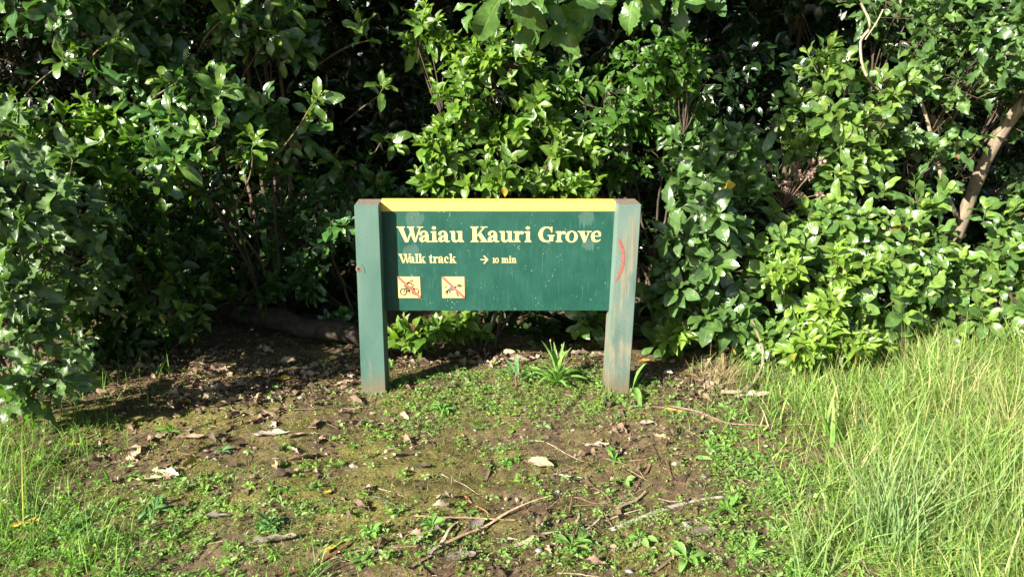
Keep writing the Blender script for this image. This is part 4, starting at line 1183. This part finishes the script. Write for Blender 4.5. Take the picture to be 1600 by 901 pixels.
for a, b in zip(x, y):
    L_ = random.uniform(.04, .2); th = random.gauss(.5, 1.0); z = float(gz(a, b)) + random.uniform(.004, .012)
    c, s_ = math.cos(th) * L_ / 2, math.sin(th) * L_ / 2; bb = random.uniform(-.01, .01)
    tube(mb, [(a - c, b - s_, z), (a + bb * .5, b + bb, z + random.uniform(0, .004)), (a + c, b + s_, z + random.uniform(-.004, .003))], [random.uniform(.001, .0026), .0018, .0007], random.choice([(.17, .10, .065), (.09, .055, .04), (.22, .155, .10), (.13, .06, .04)]), 4)
tag(mb.build('leaf_litter', M_DRY), 'broken dead leaves and twig bits under the shrubs and over the soil', kind='stuff')

# ================================================================== COUNTABLE SMALL THINGS ON THE GROUND


def gp(px, py, dz=.0):
    g = G(px, py)
    return np.array((g[0], g[1], float(gz(g[0], g[1])) + dz))


def rosette(px, py, size, nleaf, T, wr, col, label, lift=.5, name='rosette_weed', group='leafy weeds on the ground', stalks=0, cat='weed'):
    c = gp(px, py, .002)
    ph = np.arange(nleaf) * 2.4 + rng.normal(0, .2, nleaf)
    el = rng.uniform(.12, .95, nleaf) * lift * 1.7
    d = np.stack([np.cos(ph) * np.cos(el), np.sin(ph) * np.cos(el), np.sin(el)], -1)
    s = size * rng.uniform(.6, 1.15, nleaf)
    fo = Foliage(); mb = MB()
    fo.put(T, frames(d, np.array((0, 0, 1.)) + rng.normal(0, .2, (nleaf, 3)), s, s * wr * rng.uniform(.8, 1.2, nleaf)), c + d * .004, np.array(col) * rng.uniform(.8, 1.25, (nleaf, 1)))
    fo.flush(mb)
    for _ in range(stalks):
        a = random.uniform(0, 6.28); h = random.uniform(.14, .24); q = c + np.array((math.cos(a) * .05, math.sin(a) * .03, h))
        tube(mb, bez(c, (c + q) / 2 + np.array((0, 0, .02)), q, 6), .0012, (.25, .3, .12), 4)
        tube(mb, [q, q + (0, 0, .006), q + (0, 0, .012)], (.003, .0038, .001), (.35, .33, .2), 6)
    o = mb.build(name, M_WEED, loc=c); o.location = tuple(c)
    return tag(o, label, cat, group)


LG, LG2, BL = (.15, .31, .06), (.20, .36, .09), (.12, .25, .09)
W = [(690, 640, .055, 20, T_SPOON, .33, LG2, 'dense pale green weed clump in front of the board, nearer the left post', .9),
     (960, 712, .055, 12, T_LANCE, .24, LG, 'spiky light green rosette on bare soil below the right post', .7),
     (1085, 716, .06, 6, T_LANCE, .25, LG2, 'two long pale leaves of a weed right of the round pale stone', .5),
     (975, 745, .04, 6, T_SPOON, .42, LG2, 'weed with paired oval leaves below the spiky rosette', .5),
     (730, 800, .035, 11, T_SPOON, .36, LG, 'small star-shaped weed above the pile of dry strips', .4),
     (675, 822, .045, 16, T_SPOON, .33, LG, 'leafy green weed left of the pile of dry strips', .6),
     (565, 882, .05, 12, T_LANCE, .26, LG, 'narrow-leaved rosette near the lower edge, left of the pile of dry strips', .4),
     (895, 848, .065, 9, T_SPOON, .36, LG2, 'wide pale rosette between the long strip and the grey root', .4),
     (1000, 838, .05, 12, T_SPOON, .36, LG2, 'bright flat weed along the grey root', .4),
     (1075, 868, .07, 8, T_SPOON, .33, LG2, 'large leaning rosette near the lower edge below the grey root', .6),
     (420, 825, .055, 20, T_LANCE, .3, BL, 'bushy blue-green weed at the lower left beside the curled grey leaf', .8),
     (580, 835, .04, 14, T_SPOON, .38, LG, 'crowded little weed just below the curved dark twig', .6),
     (265, 672, .06, 8, T_LANCE, .22, LG, 'upright narrow-leaved weed among dead leaves at the left', 1.1),
     (170, 745, .07, 4, T_LANCE, .18, LG, 'thin upright weed between the left grass and the cream leaves', 1.4),
     (550, 690, .03, 7, T_SPOON, .5, LG2, 'tiny round-leaved weed on moss below the left post', .5),
     (445, 700, .035, 9, T_SPOON, .45, LG2, 'pale small weed just left of the furled brown leaf', .5),
     (345, 700, .04, 8, T_SPOON, .4, BL, 'blue-green weed above the cream leaves', .5),
     (615, 697, .035, 10, T_SPOON, .42, LG2, 'low bright weed between the left post and the cut brown leaf', .4),
     (790, 715, .035, 14, T_SPOON, .4, LG, 'leafy weed patch left of the crumpled tan leaf', .7),
     (800, 660, .045, 4, T_SPOON, .6, (.22, .36, .06), 'weed with broad lime leaves lying flat below the middle of the board', .2),
     (1060, 640, .04, 16, T_TINY, .4, LG, 'feathery green weed above the wide dry strip', 1.0),
     (1110, 700, .05, 9, T_LANCE, .22, LG, 'narrow weed at the edge of the long grass', .8),
     (1135, 800, .06, 12, T_LANCE, .2, LG, 'grassy rosette right of the grey root', .7),
     (1170, 860, .07, 14, T_LANCE, .2, LG2, 'large star of narrow pale leaves at the foot of the long grass', .6),
     (240, 800, .06, 14, T_LANCE, .2, BL, 'low blue-green weed at the lower left near the grey boat-shaped leaf', .6),
     (120, 820, .06, 16, T_LANCE, .26, BL, 'feathery weed tuft in the lower left corner', .7)]
for w_ in W:
    rosette(*w_)
rosette(988, 612, .18, 4, T_LANCE, .16, LG2, 'plantain with a few long leaves at the foot of the right post', .9, 'plantain', 'plantains beside the sign')
rosette(870, 600, .18, 26, T_LANCE, .10, LG2, 'big plantain clump with thin seed stalks left of the right post', 1.1, 'plantain', 'plantains beside the sign', 3)
rosette(810, 598, .16, 7, T_LANCE, .12, BL, 'plantain with arching leaves beside the bent dark twig', .6, 'plantain', 'plantains beside the sign')
rosette(715, 578, .035, 5, T_SPOON, .5, (.30, .42, .07), 'yellow-green seedling at the edge of the post shadow', 1.1)
rosette(612, 566, .05, 9, T_SPOON, .35, LG, 'pale weed growing beside the left post under the board', 1.0)


def tuft(px, py, n, ln, wid, col, label, spread=.03, lean=.35, bend=.9, name='grass_tuft', cat='grass tuft', group='grass tufts', rows=8, bias=None):
    c = gp(px, py)
    mb = MB()
    x = c[0] + rng.normal(0, spread, n); y = c[1] + rng.normal(0, spread, n)
    az = rng.uniform(0, 6.28, n) if bias is None else rng.normal(bias[0], bias[1], n)
    blades(mb, x, y, rng.uniform(.5, 1.1, n) * ln, rng.uniform(.7, 1.3, n) * wid, az, np.abs(rng.normal(lean, .25, n)), rng.uniform(.1, 1, n) * bend, np.array(col) * rng.uniform(.75, 1.25, (n, 1)), np.array((.40, .40, .18)), rows=rows)
    o = mb.build(name, M_GRASS, loc=c); o.location = tuple(c)
    return tag(o, label, cat, group)


tuft(1390, 850, 150, .42, .0045, (.20, .32, .12), 'big pale green grass tuft arching out of the lower right grass', .05, .35, 1.0)
tuft(1560, 850, 130, .36, .004, (.24, .34, .12), 'yellowish grass tuft in the lower right corner', .06, .4, 1.0)
tuft(1300, 690, 14, .24, .012, (.17, .31, .06), 'broad-bladed light green tuft in the middle of the long grass', .03, .25, .6)
tuft(1270, 870, 60, .26, .004, (.17, .28, .08), 'loose grass tuft at the lower edge of the long grass', .04, .5, 1.0)
tuft(640, 590, 60, .07, .0014, (.42, .35, .2), 'small tuft of straw at the foot of the left post', .02, .6, 1.0)
tuft(1130, 590, 190, .14, .0015, (.45, .34, .2), 'tangle of dry straw under the wide sunlit shrub', .055, .6, 1.3)
tuft(490, 895, 30, .12, .003, (.18, .30, .12), 'little grass tuft at the lower edge beside the dark red strip', .02, .4, .9)
tuft(950, 618, 60, .06, .003, (.17, .30, .06), 'small green grass tuft against the foot of the right post', .025, .4, .9)
tuft(592, 622, 30, .045, .0025, (.17, .30, .06), 'tiny green grass tuft against the foot of the left post', .02, .4, .9)
tuft(1500, 640, 70, .30, .0035, (.44, .42, .20), 'straw-yellow grass tuft at the back of the long grass', .06, .4, .9)
tuft(1590, 700, 70, .32, .0035, (.46, .43, .20), 'straw-yellow grass tuft at the right edge of the view', .06, .4, 1.0)
tuft(385, 505, 60, .34, .008, (.05, .07, .03), 'dark sedge tuft behind the fallen log', .03, .45, 1.1, name='sedge', cat='sedge', group=None)
tuft(35, 820, 3, .42, .004, (.55, .48, .27), 'tall bent straw stalk in the lower left corner', .004, .35, .15, name='straw_stalk', cat='straw', group=None)


def strip(p0, p1, w, col, label, arc=0., lift=.006, name='dry_strip', fold=.3, group='dry leaf strips on the ground', cat='dry strip', z1=0):
    a, b = gp(*p0), gp(*p1)
    n = 16; t = np.linspace(0, 1, n)
    d = b - a; L = np.linalg.norm(d[:2]); s = np.array((-d[1], d[0], 0)) / (L + 1e-9)
    p = a + d * t[:, None] + s * (arc * L * np.sin(np.pi * t) + .003 * np.sin(t * 9 + random.uniform(0, 6)))[:, None]
    p[:, 2] = gz(p[:, 0], p[:, 1]) + lift * 1.0 + .001 + z1 * t + .003 * np.sin(t * 7 + random.uniform(0, 6))
    ww = w * .9 / 2 * (1 - .75 * t ** 3) * (1 + .08 * rng.normal(0, 1, n))
    rows = []
    for c_, zz, in ((-1, fold), (-.5, fold * .3), (0, 0), (.5, fold * .3), (1, fold)):
        q = p + s * (c_ * ww)[:, None]; q[:, 2] += zz * ww; rows.append(q)
    for c_, zz in ((1, fold), (0, 0), (-1, fold)):
        q = p + s * (c_ * ww * .97)[:, None]; q[:, 2] += zz * ww - .0016; rows.append(q)
    v = np.stack(rows, 1); k = 8
    i = np.arange(n - 1)[:, None] * k; j = np.arange(k)[None]
    q = np.stack([i + j, i + (j + 1) % k, i + k + (j + 1) % k, i + k + j], -1).reshape(-1, 4)
    mb = MB(); l_ = np.zeros((n * k, 3)); l_[:, 0] = .5
    cc = np.array(col)[None] * (1 + rng.normal(0, .08, (n * k, 1)))
    mb.add(v.reshape(-1, 3), q, cc, l_)
    e0 = np.array([list(range(k))]); e1 = np.array([list(range((n - 1) * k, n * k))[::-1]])
    mb.f += [e0, e1]
    o = mb.build(name, M_LITTER, loc=a); o.location = tuple(a)
    return tag(o, label, cat, group)


def twig(p0, p1, r, col, label, arc=0., lift=.006, name='twig', z=0., group='twigs on the ground', taper=.5):
    a, b = gp(*p0), gp(*p1)
    n = 14; t = np.linspace(0, 1, n)
    d = b - a; L = np.linalg.norm(d[:2]); s = np.array((-d[1], d[0], 0)) / (L + 1e-9)
    p = a + d * t[:, None] + s * (arc * L * np.sin(np.pi * t))[:, None] + rng.normal(0, .0012, (n, 3))
    p[:, 2] = gz(p[:, 0], p[:, 1]) + lift * .6 + z * np.sin(np.pi * t)
    r = r * .8
    mb = MB(); tube(mb, p, r * (1 - (1 - taper) * t), col, 7)
    mb.f += [np.array([list(range(7))[::-1]]), np.array([list(range((n - 1) * 7, n * 7))])]
    o = mb.build(name, M_BARK, loc=a); o.location = tuple(a)
    return tag(o, label, 'twig', group)


BRN, RED, TAN, GRY, PALE = (.17, .105, .075), (.16, .06, .035), (.25, .175, .11), (.20, .165, .135), (.27, .21, .15)
strip((1000, 633), (1180, 675), .030, BRN, 'wide brown dry strip pointing right from the foot of the right post', .02, .010)
strip((1045, 640), (1200, 678), .018, (.32, .2, .16), 'pinkish dry strip lying along the wide brown strip', .0, .018)
strip((972, 638), (978, 676), .013, BRN, 'short upright brown strip just below the right post')
strip((430, 900), (562, 842), .014, RED, 'dark red strip slanting up at the lower edge', -.06, .010)
strip((500, 872), (655, 856), .010, TAN, 'tan strip lying level right of the dark red strip', .02)
strip((640, 812), (805, 808), .010, (.33, .22, .14), 'long level reddish-tan strip across the pile', 0, .012)
strip((690, 862), (855, 776), .011, (.40, .28, .17), 'long tan strip rising right across the pile', .05, .016)
strip((672, 884), (716, 818), .011, (.40, .33, .25), 'pale grey-tan strip standing steep in the pile', .03, .018)
strip((654, 850), (705, 815), .008, (.32, .28, .23), 'grey strip left of the steep pale strip in the pile', .03, .014)
strip((640, 900), (745, 812), .012, (.22, .14, .09), 'brown strip under the steep pale strip', -.03, .008)
strip((725, 772), (765, 800), .006, (.38, .18, .10), 'short orange-brown strip above the pile')
strip((1015, 722), (990, 762), .011, (.14, .085, .06), 'dark brown strip slanting down from the round pale stone')
strip((912, 735), (960, 778), .011, (.15, .09, .06), 'dark strip slanting right in the middle of the bare soil')
strip((890, 768), (950, 776), .008, (.24, .14, .09), 'reddish strip lying level on the bare soil')
strip((910, 826), (958, 786), .006, (.48, .44, .36), 'silvery strip rising right above the wide pale rosette')
strip((800, 855), (872, 830), .015, (.38, .30, .20), 'broad tan strip ending left of the wide pale rosette', .03, .010)
strip((935, 810), (1002, 790), .007, (.35, .27, .18), 'thin tan strip above the grey root', .04)
strip((1020, 890), (1098, 822), .010, (.18, .11, .08), 'brown strip slanting up below the grey root')
strip((960, 792), (1010, 765), .014, (.26, .19, .13), 'ragged brown strip left above the grey root', .0, .012)
strip((900, 820), (905, 786), .009, (.42, .33, .23), 'short stubby tan strip left of the silvery strip')
strip((705, 640), (722, 610), .012, BRN, 'short dark strip hidden in the weeds before the board')
strip((760, 740), (768, 700), .011, (.15, .10, .07), 'small dark brown strip pointing at the middle of the board')
twig((828, 678), (925, 717), .0030, PALE, 'long pale twig slanting right below the middle of the board', .05)
twig((690, 733), (756, 770), .0030, PALE, 'pale forked twig slanting right above the pile', .0)
twig((592, 762), (634, 781), .0028, PALE, 'thin pale twig right of the furled brown leaf')
twig((571, 776), (624, 812), .0048, (.13, .12, .11), 'curved dark twig left of the pile', .14)
twig((410, 745), (455, 725), .0035, (.16, .12, .09), 'dark twig left of the furled brown leaf')
twig((330, 745), (386, 726), .0045, (.13, .10, .07), 'knobbly dark twig beside the cream leaves', .05)
twig((345, 645), (402, 646), .0030, (.24, .2, .16), 'thin dark twig among dead leaves left of the post', .03)
twig((1030, 772), (1068, 778), .0030, PALE, 'short pale twig left of the long grass', -.05)
twig((868, 732), (912, 737), .0028, (.45, .42, .38), 'thin grey twig right of the crumpled tan leaf')
twig((985, 716), (1013, 714), .0030, TAN, 'little tan twig next to the spiky light green rosette')
twig((870, 892), (945, 899), .0028, PALE, 'pale curved twig at the lower edge under the wide pale rosette', .06)
twig((1030, 724), (1050, 740), .0018, TAN, 'very thin twig just below the round pale stone', .1)
twig((955, 820), (1135, 772), .011, (.30, .26, .21), 'long grey root half buried in soil below the right post', .06, .001, 'tree_root', group=None, taper=.7)['category'] = 'root'
# bent dark hook of a twig standing up
c = gp(806, 606)
mb = MB(); tube(mb, c + np.array([(0, 0, -.02), (.003, 0, .02), (-.002, 0, .05), (.004, 0, .068), (.016, 0, .070), (.022, 0, .062)]), (.0055, .0055, .005, .005, .005, .004), (.14, .085, .06), 8)
o = mb.build('hooked_twig', M_BARK, loc=c); o.location = tuple(c)
tag(o, 'hooked dark brown twig standing upright in the weeds under the board', 'twig')


def fallen(px, py, size, wr, col, label, az, curl=.8, crump=.25, T=None, tilt=0., lift=.01, col2=None, name='fallen_leaf'):
    r_ = np.random.default_rng(abs(int(px * 31 + py)))
    c = gp(px, py)
    nu, nv = 13, 7
    t = np.linspace(0, 1, nu); w = .5 * np.sin(np.pi * np.clip(t ** .9, 0, 1)) ** .7 * (1 + r_.normal(0, .07, nu)); w = np.maximum(w, .02)
    V, C = [], []
    ph = r_.uniform(0, 6, 3)
    for i in range(nu):
        for j in range(nv):
            s = j / (nv - 1) * 2 - 1
            a = s * curl
            x = math.sin(a) / curl * w[i] * wr
            z = (1 - math.cos(a)) / curl * w[i] * wr * 1.2
            z += .10 * (t[i] - .5) ** 2 * 1.6 + crump * .08 * (math.sin(t[i] * 9 + ph[0]) * s + math.sin(t[i] * 15 + s * 4 + ph[1]))
            V.append((t[i] - .5, x, z)); k = .5 + .5 * math.sin(t[i] * 6 + s * 2 + ph[2])
            C.append(np.array(col) * (1 - k) + np.array(col2 if col2 is not None else np.array(col) * .8) * k)
    V = np.array(V) * size
    ct, stl = math.cos(tilt), math.sin(tilt)
    V[:, 1], V[:, 2] = V[:, 1] * ct - V[:, 2] * stl, V[:, 1] * stl + V[:, 2] * ct
    ca, sa = math.cos(az), math.sin(az)
    V = np.stack([V[:, 0] * ca - V[:, 1] * sa, V[:, 0] * sa + V[:, 1] * ca, V[:, 2]], -1)
    V[:, 2] += lift - min(0, V[:, 2].min()) * .8
    i = np.arange(nu - 1)[:, None] * nv; j = np.arange(nv - 1)[None]
    q = np.stack([i + j, i + j + 1, i + nv + j + 1, i + nv + j], -1).reshape(-1, 4)
    l_ = np.stack([np.tile(np.linspace(-1, 1, nv), nu), np.repeat(t, nv), np.zeros(nu * nv)], -1)
    mb = MB(); mb.add(V + c, q, np.array(C), l_)
    tube(mb, np.array([V[nv // 2], V[nv // 2] * 1.12, V[nv // 2] * 1.22]) + c + (0, 0, .001), .0012, np.array(col) * .7, 4)
    o = mb.build(name, M_DRY, loc=c); o.location = tuple(c)
    return tag(o, label, 'leaf', 'dead leaves on the ground')


YL, CR, BW, GR, OR = (.60, .45, .06), (.68, .60, .38), (.25, .155, .095), (.24, .20, .17), (.60, .25, .04)
F = [(472, 716, .10, .35, BW, 'furled brown leaf on moss left of the middle', .45, 1.3), (232, 745, .085, .5, CR, 'cream yellow leaf lying flat, leftmost of the cream pair', .2, .5), (262, 740, .09, .55, CR, 'pale cream leaf, right one of the cream pair', -.3, .7),
     (298, 722, .085, .35, (.33, .30, .06), 'olive leaf standing on edge right of the cream pair', 1.1, .6), (283, 628, .12, .35, YL, 'curled yellow leaf in the shade edge at the left', -.5, 1.0), (446, 594, .12, .22, YL, 'long bright yellow leaf at the shade edge left of the post', .25, .6),
     (405, 592, .06, .3, YL, 'small yellow leaf near the long bright yellow leaf', .9, .7), (844, 722, .10, .6, (.42, .33, .22), 'crumpled tan leaf with torn edge on bare soil', -.3, .9), (335, 812, .10, .35, GR, 'grey boat-shaped leaf at the lower left', .05, 1.0),
     (428, 850, .13, .3, (.28, .25, .18), 'curled grey leaf beside the bushy blue-green weed', .25, 1.2), (1077, 597, .085, .55, (.62, .52, .40), 'pale upright leaf with an orange patch right of the right post', 1.3, .7), (1007, 572, .06, .7, OR, 'small orange leaf in shade behind the right post', .2, .6),
     (1180, 617, .15, .45, (.62, .52, .40), 'large crinkled whitish leaf below the wide sunlit shrub', .2, .5), (1052, 645, .075, .3, (.40, .33, .08), 'yellow-edged leaf resting on the wide brown strip', -.5, .7), (540, 600, .10, .5, (.45, .36, .25), 'pale tan leaf leaning against the left post', .4, .8),
     (575, 604, .08, .4, (.14, .22, .04), 'fallen green leaf at the left post foot', .2, .8), (300, 683, .11, .35, (.36, .26, .17), 'light brown leaf with wavy edge below the shade edge', .1, .8), (425, 678, .13, .3, (.40, .34, .27), 'long pale grey-brown leaf left of the tiny weed', .15, .7),
     (395, 655, .08, .45, BW, 'dark brown leaf near the thin dark twig', .8, .9), (258, 722, .07, .6, BW, 'rounded tan-brown leaf above the cream pair', .9, .8), (120, 700, .13, .3, (.12, .08, .06), 'dark brown furled leaf under the left grass', .7, 1.2),
     (210, 697, .06, .5, (.42, .32, .22), 'small light leaf at the rim of the left shade', .3, .9), (40, 815, .09, .25, YL, 'yellow leaf sunk in the weeds at the lower left', .5, .7), (115, 690, .05, .5, YL, 'small yellow leaf near the dark brown furled leaf', .2, .7),
     (815, 563, .13, .35, (.34, .26, .2), 'broad brown leaf in the litter under the board', .1, .6), (935, 690, .10, .3, (.52, .42, .30), 'pale tan leaf with ribs above the spiky rosette', .1, .4), (515, 860, .05, .5, YL, 'bright yellow leaf scrap by the dark red strip', .8, .6),
     (745, 815, .08, .6, (.26, .22, .18), 'grey-brown leaf caught among the strips of the pile', 1.2, .6), (720, 878, .09, .5, (.2, .16, .13), 'dark leaf below the pile of strips', .3, .7), (512, 773, .03, .7, YL, 'tiny yellow leaf on moss in the middle left', .5, .5),
     (1010, 665, .06, .4, (.45, .37, .27), 'tan leaf below the wide brown strip', .2, .7), (660, 727, .06, .5, (.13, .10, .075), 'dark oval leaf on moss, centre left', .1, .7), (1095, 835, .12, .4, (.15, .12, .09), 'dark wet-looking leaf half buried below the grey root', .2, .6),
     (460, 680, .08, .3, (.35, .27, .2), 'tan leaf strip by the long pale grey-brown leaf', .5, 1.0), (560, 575, .12, .35, (.30, .22, .16), 'reddish-brown leaf pile piece in shade by the post', .3, .8), (1150, 625, .07, .4, (.42, .33, .24), 'curled tan leaf left of the large whitish leaf', 1.0, .9)]
for k, a in enumerate(F):
    px, py, sz, wr, col, lab, az, curl = a
    fallen(px, py, sz, wr, col, lab, az, curl, .3, tilt=(.9 if 'edge right' in lab or 'upright' in lab else random.uniform(-.25, .25)), col2=OR if 'orange patch' in lab else None)


def stone(px, py, r, col, label):
    c = gp(px, py)
    th = np.linspace(0, np.pi, 9)[:, None]; ph = np.linspace(0, 2 * np.pi, 13)[None, :-1]
    k = 1 + .10 * np.sin(3 * ph + px) * np.sin(th) + .08 * np.cos(2 * th + py)
    v = np.stack([np.sin(th) * np.cos(ph) * k, np.sin(th) * np.sin(ph) * k * .8, np.cos(th) * k * .6 + 0 * ph], -1).reshape(-1, 3) * r
    i = np.arange(8)[:, None] * 12; j = np.arange(12)[None]
    q = np.stack([i + j, i + 12 + j, i + 12 + (j + 1) % 12, i + (j + 1) % 12], -1).reshape(-1, 4)
    v = v * (1 + .07 * np.sin(v / r * 3.1 + px)) * .85
    mb = MB(); mb.add(v + c + (0, 0, r * .12), q, np.array(col) * .55)
    o = mb.build('pebble', M_STONE, loc=c); o.location = tuple(c)
    return tag(o, label, 'stone', 'small stones on the ground')


for a in [(1055, 723, .015, (.48, .42, .30), 'round pale stone on bare soil below the right post'), (965, 671, .010, (.42, .42, .40), 'grey stone below the foot of the right post'), (842, 708, .011, (.60, .66, .66), 'bluish white stone above the crumpled tan leaf'),
          (760, 628, .008, (.65, .66, .72), 'small bluish white stone in the weeds under the board'), (820, 637, .011, (.60, .60, .56), 'whitish stone in the weeds below the middle of the board'), (742, 661, .010, (.60, .58, .54), 'white chip left of the lime leaves'),
          (975, 775, .014, (.34, .32, .28), 'grey-brown stone above the thin tan strip'), (983, 886, .018, (.52, .52, .50), 'light grey stone at the lower edge under the grey root'), (1075, 818, .018, (.45, .43, .40), 'flat grey stone touching the grey root'),
          (650, 730, .012, (.40, .41, .42), 'grey stone on moss, centre left'), (872, 760, .010, (.42, .44, .46), 'grey stone below the crumpled tan leaf'), (842, 860, .014, (.46, .46, .44), 'angular grey stone left of the wide pale rosette'),
          (470, 625, .012, (.62, .62, .60), 'white stone among the dead leaves near the left post'), (348, 622, .010, (.55, .53, .52), 'pale stone among the dead leaves at the left'), (1045, 578, .028, (.20, .19, .16), 'dark rounded stone in shade behind the right post'), (1100, 745, .013, (.5, .46, .4), 'cream stone at the edge of the long grass'),
          (595, 790, .007, (.5, .52, .58), 'tiny bluish stone left of the curved dark twig'), (255, 787, .009, (.75, .70, .62), 'small white stone below the cream pair')]:
    stone(*a)
